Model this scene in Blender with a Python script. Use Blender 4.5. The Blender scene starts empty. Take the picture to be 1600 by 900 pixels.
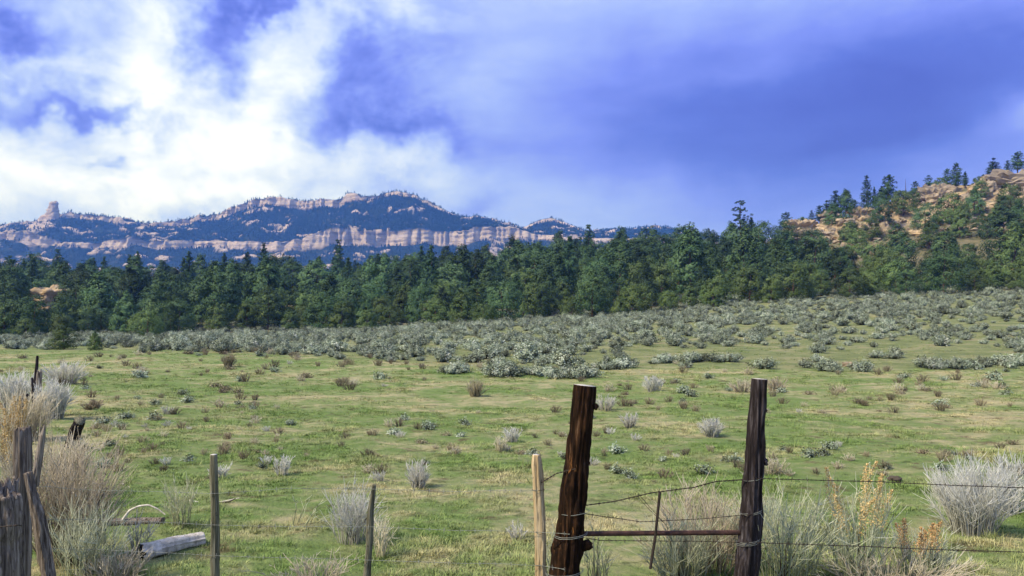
import bpy, math, random
import numpy as np
from mathutils import Vector

# ------------------------------------------------------------------ camera, sky, sun, exposure
SC = bpy.context.scene
COL = SC.collection
F, HOR, CZ = 1256.0, 510.0, 2.2          # focal length in photo pixels, horizon row, eye height
cd = bpy.data.cameras.new('camera'); cam = bpy.data.objects.new('camera', cd); COL.objects.link(cam)
cd.sensor_width = 36.0; cd.lens = 36.0 * F / 1600.0; cd.shift_y = (HOR - 450.0) / 1600.0
cd.clip_start = 0.1; cd.clip_end = 20000
cam.location = (0, 0, CZ); cam.rotation_euler = (math.radians(90), 0, 0)
SC.camera = cam

EXPO = 1.25
vs = SC.view_settings
vs.view_transform = 'Standard'; vs.look = 'None'; vs.gamma = 1.0; vs.exposure = EXPO
SUN_EL, SUN_AZ = math.radians(48), math.radians(-118)     # azimuth from +Y towards +X: left, a little behind the camera
sdir = Vector((math.sin(SUN_AZ) * math.cos(SUN_EL), math.cos(SUN_AZ) * math.cos(SUN_EL), math.sin(SUN_EL)))
sl = bpy.data.lights.new('sun', 'SUN'); sl.energy = 2.5; sl.angle = math.radians(5); sl.color = (1.0, 0.88, 0.68)
so = bpy.data.objects.new('sun', sl); COL.objects.link(so)
so.rotation_euler = sdir.to_track_quat('Z', 'Y').to_euler(); so.location = (-30, -20, 60)

SC.render.engine = 'CYCLES'
SC.cycles.max_bounces = 5; SC.cycles.diffuse_bounces = 3; SC.cycles.glossy_bounces = 2
SC.cycles.volume_bounces = 0; SC.cycles.transparent_max_bounces = 4
SC.cycles.use_denoising = True; SC.cycles.sample_clamp_indirect = 4.0


def lin(r, g, b):
    def c(v):
        v /= 255.0
        return v / 12.92 if v <= 0.04045 else ((v + 0.055) / 1.055) ** 2.4
    return (c(r), c(g), c(b), 1.0)


class NT:
    """small helper round a node tree"""
    def __init__(s, tree):
        s.t = tree; s.n = tree.nodes; s.l = tree.links
    def put(s, sock, v):
        if hasattr(v, 'is_output'): s.l.new(v, sock)
        elif v is not None: sock.default_value = v
    def node(s, typ, ins=None, **props):
        n = s.n.new(typ)
        for k, v in props.items(): setattr(n, k, v)
        for k, v in (ins or {}).items(): s.put(n.inputs[k], v)
        return n
    def math(s, op, a, b=None, c=None, clamp=False):
        n = s.n.new('ShaderNodeMath'); n.operation = op; n.use_clamp = clamp
        for i, v in enumerate((a, b, c)):
            if v is not None: s.put(n.inputs[i], v)
        return n.outputs[0]
    def vec(s, op, a, b=None, out=0):
        n = s.n.new('ShaderNodeVectorMath'); n.operation = op
        s.put(n.inputs[0], a)
        if b is not None: s.put(n.inputs[1], b)
        return n.outputs[out]
    def noise(s, vec, scale, detail=4, rough=0.55, dist=0.0, color=False):
        n = s.node('ShaderNodeTexNoise', {'Scale': scale, 'Detail': detail, 'Roughness': rough, 'Distortion': dist})
        if vec is not None: s.put(n.inputs['Vector'], vec)
        return n.outputs['Color' if color else 'Fac']
    def ramp(s, fac, stops, interp='LINEAR'):
        n = s.n.new('ShaderNodeValToRGB'); s.put(n.inputs[0], fac)
        cr = n.color_ramp; cr.interpolation = interp
        while len(cr.elements) < len(stops): cr.elements.new(0.5)
        for e, (p, c) in zip(cr.elements, stops):
            e.position = p; e.color = c if len(c) == 4 else (*c, 1.0)
        return n.outputs[0]
    def step(s, v, a, b):
        n = s.node('ShaderNodeMapRange', {'Value': v, 'From Min': a, 'From Max': b}); n.interpolation_type = 'SMOOTHSTEP'
        return n.outputs[0]
    def mix(s, f, a, b, mode='MIX'):
        n = s.n.new('ShaderNodeMix'); n.data_type = 'RGBA'; n.blend_type = mode; n.clamp_factor = True
        s.put(n.inputs[0], f); s.put(n.inputs[6], a if hasattr(a, 'is_output') or len(a) == 4 else (*a, 1))
        s.put(n.inputs[7], b if hasattr(b, 'is_output') or len(b) == 4 else (*b, 1))
        return n.outputs[2]


# ---- world: a cloudy sky over a Nishita sky
W = bpy.data.worlds.new('World'); SC.world = W; W.use_nodes = True
W.cycles.sampling_method = 'MANUAL'; W.cycles.sample_map_resolution = 384
T = NT(W.node_tree); T.n.clear()
dirv = T.node('ShaderNodeTexCoord').outputs['Generated']
sep = T.node('ShaderNodeSeparateXYZ', {0: dirv})
az = T.math('ARCTAN2', sep.outputs[0], sep.outputs[1]); el = T.math('ARCSINE', sep.outputs[2])
ae0 = T.node('ShaderNodeCombineXYZ', {0: az, 1: el}).outputs[0]
w1 = T.vec('SUBTRACT', T.noise(dirv, 4.0, 5, 0.6, color=True), (0.5, 0.5, 0.5))
w2 = T.vec('SUBTRACT', T.noise(dirv, 14.0, 4, 0.6, color=True), (0.5, 0.5, 0.5))
cumul = T.step(az, 0.03, -0.14)                       # heaped cloud to the left, a smooth sheet to the right
wamp = T.math('MULTIPLY_ADD', cumul, 0.15, 0.085)
wv = T.node('ShaderNodeVectorMath', {0: T.vec('ADD', w1, T.node('ShaderNodeVectorMath', {0: w2, 'Scale': 0.55}, operation='SCALE').outputs[0]), 'Scale': wamp}, operation='SCALE').outputs[0]
ae = T.vec('ADD', ae0, wv)
big = T.noise(dirv, 2.2, 3, 0.5)
fine = T.noise(T.vec('MULTIPLY', dirv, (1, 1, 1.7)), 6.5, 10, 0.66, 0.3)
namp = T.math('MULTIPLY_ADD', cumul, 0.90, 0.18)
c = T.math('ADD', 0.61, T.math('MULTIPLY', T.math('SUBTRACT', fine, 0.5), namp))
c = T.math('MULTIPLY_ADD', T.math('SUBTRACT', big, 0.5), 0.15, c)
stk = T.node('ShaderNodeMapping', {'Vector': T.vec('ADD', ae0, T.node('ShaderNodeVectorMath', {0: w1, 'Scale': 0.05}, operation='SCALE').outputs[0]), 'Rotation': (0, 0, math.radians(-16)), 'Scale': (2.2, 9.0, 1)}).outputs[0]
c = T.math('MULTIPLY_ADD', T.math('SUBTRACT', T.noise(stk, 1.6, 6, 0.6), 0.5), T.math('MULTIPLY_ADD', cumul, -0.16, 0.34), c)
BLOBS = [  # place in the sky (as seen to the north), spread, turn in degrees, lighter or darker
    (60, 310, 300, 90, 0, 0.30), (240, 60, 110, 90, 0, 0.26), (440, 130, 150, 70, 35, 0.32), (480, 230, 250, 50, -10, 0.26), (230, 210, 80, 100, 0, 0.22), (60, 80, 70, 25, 0, .14), (350, 310, 200, 30, 0, .16), (570, 20, 110, 35, 20, .14),
    (345, 48, 42, 58, 0, -0.50), (10, 8, 70, 26, 0, -0.36), (125, 176, 100, 18, 0, -0.40), (45, 125, 70, 40, 0, -0.28), (430, 5, 80, 18, 0, -0.35),
    (590, 100, 66, 56, 40, -0.30), (630, 200, 120, 32, -6, -0.34), (275, 180, 35, 45, 0, -0.24), (165, 292, 40, 14, 0, -0.34), (740, 322, 50, 16, 0, -0.2),
    (800, 80, 70, 200, -20, 0.05), (720, 150, 60, 120, 0, -0.05), (760, 20, 80, 50, 0, -0.08),
    (1190, 210, 380, 105, 3, -0.32), (1450, 150, 330, 120, 6, -0.26), (1580, 105, 170, 45, 10, -0.10), (1250, 60, 480, 90, 5, -0.17), (980, 190, 150, 110, 10, -0.10), (1120, 120, 260, 22, 14, .07), (1390, 205, 200, 16, 8, -.08),
    (1600, 170, 60, 26, 0, 0.22), (960, 320, 220, 36, 0, 0.08), (1330, 320, 230, 55, 0, -0.20),
]
for (px, py, rx, ry, rot, amp) in BLOBS:
    a0 = math.atan((px - 800) / F); e0 = math.atan((HOR - py) / F * math.cos(a0))
    mp = T.node('ShaderNodeMapping', {'Vector': ae, 'Location': (a0, e0, 0), 'Rotation': (0, 0, math.radians(rot)), 'Scale': (rx / F, ry / F, 1)}, vector_type='TEXTURE').outputs[0]
    g = T.math('EXPONENT', T.math('MULTIPLY', T.vec('DOT_PRODUCT', mp, mp, out=1), -1.0))
    c = T.math('MULTIPLY_ADD', g, amp, c)
K = 2.0 ** -EXPO
def sk(r, g, b, k=1.0):
    v = lin(r, g, b); return (v[0] * K * k, v[1] * K * k, v[2] * K * k, 1)
ccol = T.ramp(c, [(0.0, sk(76, 88, 200, 1.05)), (0.16, sk(90, 108, 220, 1.08)), (0.34, sk(122, 140, 248, 1.1)), (0.52, sk(156, 178, 255, 1.1)), (0.68, sk(188, 208, 255, 1.1)), (0.86, sk(222, 235, 255, 1.14)), (1.0, sk(240, 247, 255, 1.25))])
sky = T.node('ShaderNodeTexSky', sky_type='NISHITA', sun_disc=False, sun_elevation=SUN_EL, sun_rotation=SUN_AZ, altitude=1900.0)
bg1 = T.node('ShaderNodeBackground', {'Color': sky.outputs[0], 'Strength': 0.05})
bg2 = T.node('ShaderNodeBackground', {'Color': ccol, 'Strength': 1.0})
mx = T.node('ShaderNodeMixShader', {0: 0.94, 1: bg1.outputs[0], 2: bg2.outputs[0]})
T.node('ShaderNodeOutputWorld', {0: mx.outputs[0]})

# ------------------------------------------------------------------ numeric helpers
R = np.random.default_rng(7)
_perm = np.random.default_rng(11).permutation(4096).astype(np.int64)
_val = np.random.default_rng(12).random(4096)
def _h(ix, iy, iz):
    return _val[_perm[(_perm[(_perm[ix & 4095] + iy) & 4095] + iz) & 4095]]
def vnoise(x, y=0.0, z=0.0):
    x, y, z = np.broadcast_arrays(np.asarray(x, float), np.asarray(y, float), np.asarray(z, float))
    ix, iy, iz = np.floor(x).astype(np.int64), np.floor(y).astype(np.int64), np.floor(z).astype(np.int64)
    fx, fy, fz = x - ix, y - iy, z - iz
    fx, fy, fz = [t * t * t * (t * (t * 6 - 15) + 10) for t in (fx, fy, fz)]
    def L(a, b, t): return a + (b - a) * t
    c00 = L(_h(ix, iy, iz), _h(ix + 1, iy, iz), fx); c10 = L(_h(ix, iy + 1, iz), _h(ix + 1, iy + 1, iz), fx)
    c01 = L(_h(ix, iy, iz + 1), _h(ix + 1, iy, iz + 1), fx); c11 = L(_h(ix, iy + 1, iz + 1), _h(ix + 1, iy + 1, iz + 1), fx)
    return L(L(c00, c10, fy), L(c01, c11, fy), fz) * 2 - 1
def fbm(x, y=0.0, z=0.0, o=4, g=0.5):
    s, a, f = 0.0, 1.0, 1.0
    for k in range(o):
        s = s + a * vnoise(np.asarray(x) * f + 17.3 * k, np.asarray(y) * f + 5.1 * k, np.asarray(z) * f + 9.7 * k); a *= g; f *= 2.03
    return s
def sstep(x, a, b):
    t = np.clip((np.asarray(x, float) - a) / (b - a), 0, 1); return t * t * (3 - 2 * t)
def interp(x, pts):
    p = np.array(pts, float); return np.interp(x, p[:, 0], p[:, 1])

def mesh_np(name, V, faces, mats=(), smooth=True, attrs=None):
    """V (n,3); faces a list of int arrays (m,3) or (m,4); attrs {name: per-vertex float}"""
    me = bpy.data.meshes.new(name)
    V = np.asarray(V, np.float32); me.vertices.add(len(V)); me.vertices.foreach_set('co', V.ravel())
    faces = [np.asarray(f, np.int32) for f in faces if len(f)]
    loops = np.concatenate([f.ravel() for f in faces]); tot = np.concatenate([np.full(len(f), f.shape[1], np.int32) for f in faces])
    start = np.concatenate([[0], np.cumsum(tot)[:-1]]).astype(np.int32)
    me.loops.add(len(loops)); me.loops.foreach_set('vertex_index', loops)
    me.polygons.add(len(tot)); me.polygons.foreach_set('loop_start', start); me.polygons.foreach_set('loop_total', tot)
    for k, a in (attrs or {}).items():
        at = me.attributes.new(k, 'FLOAT', 'POINT'); at.data.foreach_set('value', np.asarray(a, np.float32).ravel())
    for m in mats: me.materials.append(m)
    me.update(calc_edges=True); me.validate()
    me.polygons.foreach_set('use_smooth', np.full(len(me.polygons), bool(smooth)))
    return me
def link(name, me, parent=None, loc=None, kind=None, label=None, cat=None, group=None):
    o = bpy.data.objects.new(name, me); COL.objects.link(o)
    if parent is not None: o.parent = parent
    if loc is not None: o.location = loc
    return tag(o, label, cat, group, kind)
def tag(o, label=None, cat=None, group=None, kind=None):
    for k, v in (('label', label), ('category', cat), ('group', group), ('kind', kind)):
        if v: o[k] = v
    return o
def root(name, loc, label, cat, group=None, rz=0.0, s=1.0):
    o = bpy.data.objects.new(name, None); COL.objects.link(o); o.location = loc; o.rotation_euler = (0, 0, rz)
    o.scale = (s, s, s) if np.isscalar(s) else s; o.empty_display_size = 0.2
    return tag(o, label, cat, group)
def grid_faces(nr, nc, wrap=False):
    i = np.arange(nr - 1)[:, None]; j = np.arange(nc if wrap else nc - 1)[None, :]; j2 = (j + 1) % nc
    return np.stack([i * nc + j, i * nc + j2, (i + 1) * nc + j2, (i + 1) * nc + j], -1).reshape(-1, 4)
def join(parts):
    """parts: list of (V, [faces], attr) -> merged"""
    V, Fs, A, n = [], [], [], 0
    for v, fs, a in parts:
        V.append(v); A.append(np.broadcast_to(a, (len(v),)))
        for f in fs: Fs.append(np.asarray(f) + n)
        n += len(v)
    return np.concatenate(V), Fs, np.concatenate(A)
def unit(v): return v / np.maximum(np.linalg.norm(v, axis=-1, keepdims=True), 1e-9)
def tubes(P, Rad, ns=3):
    """many tubes at once: P (n,k,3), Rad (n,k)"""
    n, k, _ = P.shape
    T_ = unit(np.gradient(P, axis=1)); up = np.where(np.abs(T_[..., 2:3]) > 0.9, np.array([1.0, 0, 0]), np.array([0, 0, 1.0]))
    A = unit(np.cross(T_, up)); B = np.cross(T_, A)
    th = np.arange(ns) / ns * 2 * np.pi
    V = P[:, :, None, :] + Rad[:, :, None, None] * (np.cos(th)[:, None] * A[:, :, None, :] + np.sin(th)[:, None] * B[:, :, None, :])
    f = grid_faces(k, ns, True)
    Fc = (f[None] + (np.arange(n) * k * ns)[:, None, None]).reshape(-1, 4)
    return V.reshape(-1, 3), Fc
def quads(C, size, rng, flat=0.0, asp=1.0, N=None):
    """leaf-sized quads at C; N gives preferred normals"""
    n = len(C); nrm = rng.normal(size=(n, 3))
    if N is not None: nrm = unit(nrm) * (1 - flat) + N * flat
    nrm = unit(nrm); a = unit(np.cross(nrm, rng.normal(size=(n, 3)))); b = np.cross(nrm, a)
    s = (size * rng.uniform(0.6, 1.3, n))[:, None]
    V = np.stack([C - a * s * asp, C - b * s, C + a * s * asp, C + b * s], 1).reshape(-1, 3)
    return V, np.arange(4 * n).reshape(-1, 4)

# ------------------------------------------------------------------ the lie of the land
BASE = [(-400, 0.2), (-83, 0.4), (-45, 0.9), (-20, 1.7), (0, 3.2), (20, 4.3), (41, 6.3), (83, 7.9), (200, 10), (500, 14)]
CREST = [(-700, 10), (-165, 11.5), (-120, 10.5), (-80, 11), (-40, 12), (-15, 13.5), (0, 15), (15, 18), (30, 20.5), (50, 20.0), (62, 20.5), (75, 23), (84, 26), (92, 30), (101, 34.5), (112, 36), (120, 39),
         (128, 41.5), (135, 44), (141, 45.5), (150, 45.5), (158, 48), (166, 50.5), (200, 57), (260, 66), (500, 80), (900, 60)]
def ground_z(x, y):
    x = np.asarray(x, float); y = np.asarray(y, float)
    zb = interp(x, BASE); t1 = np.clip((y - 24) / 106, 0, 1) ** 1.25
    z = zb * t1
    hill = np.maximum(interp(x + 4 * vnoise(x / 30, y / 30), CREST) + 2.2 - zb, 0)
    t2 = np.clip((y - 130) / 130, 0, 1)
    prof = 0.55 * t2 + 0.45 * sstep(t2, 0, 1)
    hz = hill * prof * (1 - sstep(y, 264, 430)) - 14 * sstep(y, 300, 460) + 14 * sstep(y, 700, 1500)
    rough = sstep(y, 130, 180)
    z = z + hz
    z = z + 0.05 * fbm(x / 3.1, y / 3.1, o=3) + 0.10 * vnoise(x / 11, y / 11) * sstep(y, 12, 40) + 0.9 * rough * fbm(x / 17, y / 17, o=4) * (1 - 0.55 * sstep(x, 60, 100))
    z = z + 0.03 * fbm(x / 0.55, y / 0.45, o=2) * (1 - sstep(y, 40, 55)) + 0.55 * sstep(-y, -4.2, -1.5)
    # sandstone ledges break the upper right slope into steps
    led = sstep(x, 82, 96) * sstep(t2, 0.62, 0.8) * (1 - sstep(y, 262, 300))
    zz = z + 1.3 * fbm(x / 9, y / 9, o=3); q = 3.4; k = np.floor(zz / q); fr = zz / q - k
    ter = (k + sstep(fr, 0.55, 0.95)) * q - (zz - z)
    z = z + (ter - z) * led * 0.85
    return z
def ledge_mask(x, y):
    return sstep(x, 76, 90) * sstep(y, 188, 215) * (1 - sstep(y, 290, 330))
def proj(x, y, z):
    return 800 + F * x / y, HOR - F * (z - CZ) / y
def on_ground(px, py, y0=4.5, y1=420):
    """where the line of sight through a point of the photograph meets the ground"""
    ys = np.geomspace(y0, y1, 3000); xs = (px - 800) / F * ys; zs = CZ + (HOR - py) / F * ys
    hit = np.nonzero(ground_z(xs, ys) >= zs)[0]
    i = hit[0] if len(hit) else len(ys) - 1
    x, y = float(xs[i]), float(ys[i]); return x, y, float(ground_z(x, y))
def at(px, py, Y):
    return np.array([(px - 800) / F * Y, Y, CZ + (HOR - py) / F * Y])

# ------------------------------------------------------------------ materials
def material(name, rough=0.9, spec=0.2):
    m = bpy.data.materials.new(name); m.use_nodes = True; t = NT(m.node_tree); t.n.clear()
    b = t.node('ShaderNodeBsdfPrincipled', {'Roughness': rough, 'Specular IOR Level': spec})
    t.node('ShaderNodeOutputMaterial', {0: b.outputs[0]})
    return m, t, b
def bump(t, b, h, strength=0.5, dist=0.02):
    n = t.node('ShaderNodeBump', {'Height': h, 'Strength': strength, 'Distance': dist}); t.l.new(n.outputs[0], b.inputs['Normal'])
def attr(t, name): return t.node('ShaderNodeAttribute', attribute_name=name).outputs['Fac']
def obj_rand(t): return t.node('ShaderNodeObjectInfo').outputs['Random']

def meadow_colour(t, pos):
    """greens, straw and bare earth in patches; shared by the ground and the grass that grows on it"""
    p = t.vec('MULTIPLY', pos, (0.75, 1.0, 1.0))
    n1 = t.noise(p, 0.16, 5, 0.6); n2 = t.noise(p, 0.9, 5, 0.65, 0.4); n3 = t.noise(p, 4.5, 4, 0.6)
    mixv = t.math('ADD', t.math('MULTIPLY', n1, 0.45), t.math('ADD', t.math('MULTIPLY', n2, 0.38), t.math('MULTIPLY', n3, 0.22)))
    col = t.ramp(mixv, [(0.32, (0.070, 0.112, 0.030)), (0.42, (0.118, 0.185, 0.050)), (0.49, (0.160, 0.222, 0.072)), (0.54, (0.220, 0.250, 0.106)), (0.595, (0.36, 0.33, 0.18)), (0.72, (0.40, 0.33, 0.20))])
    tuft_shade = t.step(t.noise(t.vec('MULTIPLY', pos, (0.8, 1.0, 1.0)), 2.6, 3, 0.6, 0.3), 0.60, 0.68)  # short dark dashes: small shadows of grass tufts, painted into the colour
    col = t.mix(t.math('MULTIPLY', tuft_shade, 0.6), col, (0.055, 0.070, 0.022))
    earth = t.step(t.noise(p, 1.7, 6, 0.7), 0.57, 0.66)
    return t.mix(t.math('MULTIPLY', earth, 0.75), col, (0.115, 0.085, 0.050)), n2

M = {}
def make_ground_mat():
    m, t, b = material('meadow_and_hillside', 0.95, 0.1)
    pos = t.node('ShaderNodeNewGeometry').outputs['Position']
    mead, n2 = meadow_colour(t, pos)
    sep = t.node('ShaderNodeSeparateXYZ', {0: pos})
    sagefl = t.ramp(t.noise(pos, 0.5, 6, 0.65), [(0.3, (0.10, 0.13, 0.05)), (0.5, (0.175, 0.20, 0.085)), (0.62, (0.25, 0.24, 0.125)), (0.75, (0.21, 0.175, 0.105))])
    c1 = t.mix(attr(t, 'sage'), mead, sagefl)
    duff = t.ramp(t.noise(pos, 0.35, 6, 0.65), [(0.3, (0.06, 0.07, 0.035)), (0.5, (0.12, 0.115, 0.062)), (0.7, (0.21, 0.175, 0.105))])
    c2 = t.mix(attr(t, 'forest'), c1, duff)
    rock = rock_colour(t, pos)
    c3 = t.mix(attr(t, 'rock'), c2, rock)
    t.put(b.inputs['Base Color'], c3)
    fine = t.noise(pos, 7.0, 6, 0.75); bump(t, b, fine, 1.0, 0.09)
    return m
def rock_colour(t, pos, s=1.0):
    st = t.vec('MULTIPLY', pos, (0.25 * s, 0.25 * s, 1.6 * s))
    n = t.noise(st, 0.8, 6, 0.65, 0.5); n2 = t.noise(pos, 0.5 * s, 6, 0.7)
    col = t.ramp(n, [(0.28, (0.17, 0.115, 0.070)), (0.45, (0.33, 0.245, 0.145)), (0.55, (0.43, 0.335, 0.21)), (0.70, (0.37, 0.255, 0.145))])
    col = t.mix(t.step(n2, 0.50, 0.66), col, (0.30, 0.25, 0.20))
    var = t.step(t.noise(t.vec('MULTIPLY', pos, (1.2 * s, 1.2 * s, 0.12 * s)), 0.6, 5, 0.7), 0.58, 0.72)
    return t.mix(t.math('MULTIPLY', var, 0.6), col, (0.10, 0.07, 0.05))
M['ground'] = make_ground_mat()
m, t, b = material('sandstone', 0.92, 0.15); M['sandstone'] = m
pos = t.node('ShaderNodeNewGeometry').outputs['Position']
rc = rock_colour(t, pos, 1.6); hs = t.node('ShaderNodeHueSaturation', {'Color': rc, 'Value': t.math('MULTIPLY_ADD', obj_rand(t), 0.5, 0.72), 'Saturation': t.math('MULTIPLY_ADD', obj_rand(t), 0.4, 0.65)})
t.put(b.inputs['Base Color'], hs.outputs[0]); bump(t, b, t.noise(t.vec('MULTIPLY', pos, (1, 1, 3)), 2.0, 6, 0.7), 0.8, 0.25)
m, t, b = material('mesa_rock', 1.0, 0.0); M['mesa'] = m
pos = t.node('ShaderNodeNewGeometry').outputs['Position']
st = t.noise(t.vec('MULTIPLY', pos, (0.008, 0.008, 0.11)), 1.0, 6, 0.65, 0.6)
rk = t.ramp(st, [(0.3, (0.27, 0.20, 0.17)), (0.45, (0.46, 0.38, 0.33)), (0.55, (0.60, 0.51, 0.45)), (0.7, (0.44, 0.33, 0.27))])
var = t.step(t.noise(t.vec('MULTIPLY', pos, (0.09, 0.09, 0.006)), 1.0, 5, 0.7), 0.54, 0.70)
rk = t.mix(t.math('MULTIPLY', var, 0.65), rk, (0.15, 0.10, 0.08))
so_ = t.ramp(t.noise(pos, 0.03, 7, 0.7), [(0.36, (0.010, 0.022, 0.020)), (0.58, (0.020, 0.034, 0.028)), (0.68, (0.09, 0.085, 0.075)), (0.78, (0.36, 0.31, 0.27))])
t.put(b.inputs['Base Color'], t.mix(attr(t, 'rock'), so_, rk))
bump(t, b, t.noise(t.vec('MULTIPLY', pos, (1, 1, 2)), 0.06, 7, 0.75), 1.0, 14.0)

def leaf_mat(name, cols, rough=0.75, vary=0.5, spec=0.15):
    """cols: stops over the tint; each plant also differs a little from the next"""
    m, t, b = material(name, rough, spec)
    tv = t.math('ADD', t.math('MULTIPLY', attr(t, 'tint'), 0.75), t.math('MULTIPLY', obj_rand(t), 0.25))
    col = t.ramp(tv, cols)
    hs = t.node('ShaderNodeHueSaturation', {'Color': col, 'Hue': t.math('MULTIPLY_ADD', obj_rand(t), 0.03, 0.485), 'Value': t.math('MULTIPLY_ADD', t.math('FRACT', t.math('MULTIPLY', obj_rand(t), 7.31)), vary, 1 - vary / 2)})
    t.put(b.inputs['Base Color'], hs.outputs[0]); M[name] = m
    return m
leaf_mat('pinyon_needles', [(0.0, (0.026, 0.058, 0.024)), (0.5, (0.058, 0.110, 0.044)), (1.0, (0.110, 0.170, 0.075))], vary=0.95)
leaf_mat('juniper_needles', [(0.0, (0.045, 0.078, 0.024)), (0.5, (0.085, 0.135, 0.042)), (1.0, (0.150, 0.200, 0.075))], vary=0.7)
leaf_mat('pine_needles', [(0.0, (0.022, 0.052, 0.025)), (0.5, (0.045, 0.095, 0.044)), (1.0, (0.085, 0.145, 0.068))], vary=0.6)
leaf_mat('far_needles', [(0.0, (0.005, 0.020, 0.020)), (0.5, (0.010, 0.034, 0.030)), (1.0, (0.020, 0.052, 0.042))], rough=1.0, vary=0.6, spec=0.0)
leaf_mat('sage_leaves', [(0.0, (0.03, 0.027, 0.018)), (0.15, (0.06, 0.068, 0.04)), (0.42, (0.195, 0.245, 0.165)), (0.75, (0.38, 0.43, 0.33)), (1.0, (0.53, 0.54, 0.46))], vary=0.55)
leaf_mat('weed_stems', [(0.0, (0.09, 0.075, 0.045)), (0.5, (0.20, 0.17, 0.11)), (1.0, (0.36, 0.32, 0.22))], vary=0.7)
leaf_mat('pale_brush_stems', [(0.0, (0.20, 0.18, 0.13)), (0.4, (0.42, 0.41, 0.34)), (0.8, (0.62, 0.62, 0.56)), (1.0, (0.70, 0.70, 0.66))], vary=0.25)
leaf_mat('green_brush_stems', [(0.0, (0.15, 0.14, 0.08)), (0.4, (0.32, 0.34, 0.20)), (0.8, (0.50, 0.52, 0.36)), (1.0, (0.60, 0.60, 0.46))], vary=0.2)
leaf_mat('straw_brush_stems', [(0.0, (0.21, 0.18, 0.11)), (0.4, (0.41, 0.365, 0.25)), (0.8, (0.59, 0.54, 0.40)), (1.0, (0.70, 0.655, 0.52))], vary=0.2)
leaf_mat('rust_seedheads', [(0.0, (0.32, 0.20, 0.08)), (0.5, (0.52, 0.35, 0.15)), (1.0, (0.68, 0.52, 0.29))], vary=0.2)
leaf_mat('dark_twigs', [(0.0, (0.035, 0.028, 0.022)), (1.0, (0.13, 0.10, 0.08))])
# grass takes the colour of the patch it grows in
m, t, b = material('grass_blades', 0.7, 0.25); M['grass'] = m
oi = t.node('ShaderNodeObjectInfo')
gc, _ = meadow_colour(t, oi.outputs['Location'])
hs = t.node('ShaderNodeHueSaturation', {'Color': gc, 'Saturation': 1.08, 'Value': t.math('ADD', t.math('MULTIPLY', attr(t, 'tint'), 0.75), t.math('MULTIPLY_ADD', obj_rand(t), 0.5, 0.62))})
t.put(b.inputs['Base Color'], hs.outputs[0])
def wood_mat(name, stops, bark=None, sx=14, sz=1.1, rough=0.95, b_str=0.9, spec=0.06):
    m, t, b = material(name, rough, spec)
    oc = t.node('ShaderNodeTexCoord').outputs['Object']
    g = t.noise(t.vec('MULTIPLY', oc, (sx, sx, sz)), 2.2, 6, 0.65, 0.4)
    col = t.ramp(g, stops)
    if bark:
        pn = t.noise(t.vec('MULTIPLY', oc, (5, 5, 1.6)), 1.5, 5, 0.65, 0.6)
        col = t.mix(t.step(pn, bark[0], bark[0] + 0.07), col, bark[1])
    sp = t.step(t.noise(oc, 26.0, 4, 0.7), 0.60, 0.70)
    col = t.mix(t.math('MULTIPLY', sp, 0.6), col, (0.03, 0.025, 0.02))
    t.put(b.inputs['Base Color'], col); bump(t, b, g, b_str, 0.02); M[name] = m
wood_mat('dark_post_wood', [(0.34, (0.006, 0.004, 0.003)), (0.50, (0.018, 0.010, 0.006)), (0.62, (0.050, 0.024, 0.011)), (0.76, (0.20, 0.13, 0.085))], (0.60, (0.26, 0.115, 0.035)))
wood_mat('charred_post_wood', [(0.34, (0.010, 0.008, 0.008)), (0.50, (0.028, 0.022, 0.022)), (0.64, (0.085, 0.075, 0.08)), (0.77, (0.28, 0.26, 0.26))], (0.63, (0.10, 0.055, 0.035)))
wood_mat('grey_weathered_wood', [(0.34, (0.035, 0.028, 0.022)), (0.48, (0.14, 0.115, 0.095)), (0.60, (0.28, 0.24, 0.20)), (0.76, (0.46, 0.41, 0.35))], (0.68, (0.20, 0.13, 0.07)), sx=20, sz=0.5)
wood_mat('greenish_stay_wood', [(0.30, (0.045, 0.040, 0.028)), (0.46, (0.12, 0.115, 0.075)), (0.60, (0.22, 0.21, 0.15)), (0.74, (0.34, 0.30, 0.22))], (0.66, (0.10, 0.06, 0.03)), sx=24)
wood_mat('pale_peeled_wood', [(0.30, (0.24, 0.15, 0.07)), (0.46, (0.48, 0.36, 0.20)), (0.60, (0.64, 0.52, 0.33)), (0.74, (0.74, 0.64, 0.46))], (0.70, (0.22, 0.13, 0.07)), sx=26, sz=0.6)
wood_mat('silver_log_wood', [(0.26, (0.24, 0.21, 0.17)), (0.42, (0.48, 0.44, 0.38)), (0.58, (0.64, 0.60, 0.53)), (0.74, (0.72, 0.68, 0.61))], None, sx=8, sz=2.0)
wood_mat('tree_bark', [(0.30, (0.04, 0.028, 0.02)), (0.5, (0.10, 0.07, 0.05)), (0.7, (0.20, 0.15, 0.11))], None, sx=6, sz=1)
wood_mat('cut_end_wood', [(0.3, (0.34, 0.32, 0.28)), (0.6, (0.56, 0.54, 0.50)), (0.8, (0.68, 0.66, 0.62))], None, sx=10, sz=10)
def metal_mat(name, stops, rough, metallic):
    m, t, b = material(name, rough, 0.4); oc = t.node('ShaderNodeTexCoord').outputs['Object']
    t.put(b.inputs['Base Color'], t.ramp(t.noise(oc, 14, 5, 0.65), stops)); b.inputs['Metallic'].default_value = metallic; M[name] = m
metal_mat('rusty_steel', [(0.3, (0.025, 0.014, 0.012)), (0.55, (0.070, 0.034, 0.025)), (0.75, (0.15, 0.07, 0.045))], 0.8, 0.2)
metal_mat('dark_wire', [(0.3, (0.020, 0.015, 0.012)), (0.7, (0.075, 0.055, 0.045))], 0.65, 0.5)
metal_mat('galvanised_wire', [(0.3, (0.16, 0.17, 0.15)), (0.7, (0.34, 0.36, 0.32))], 0.6, 0.4)

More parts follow.
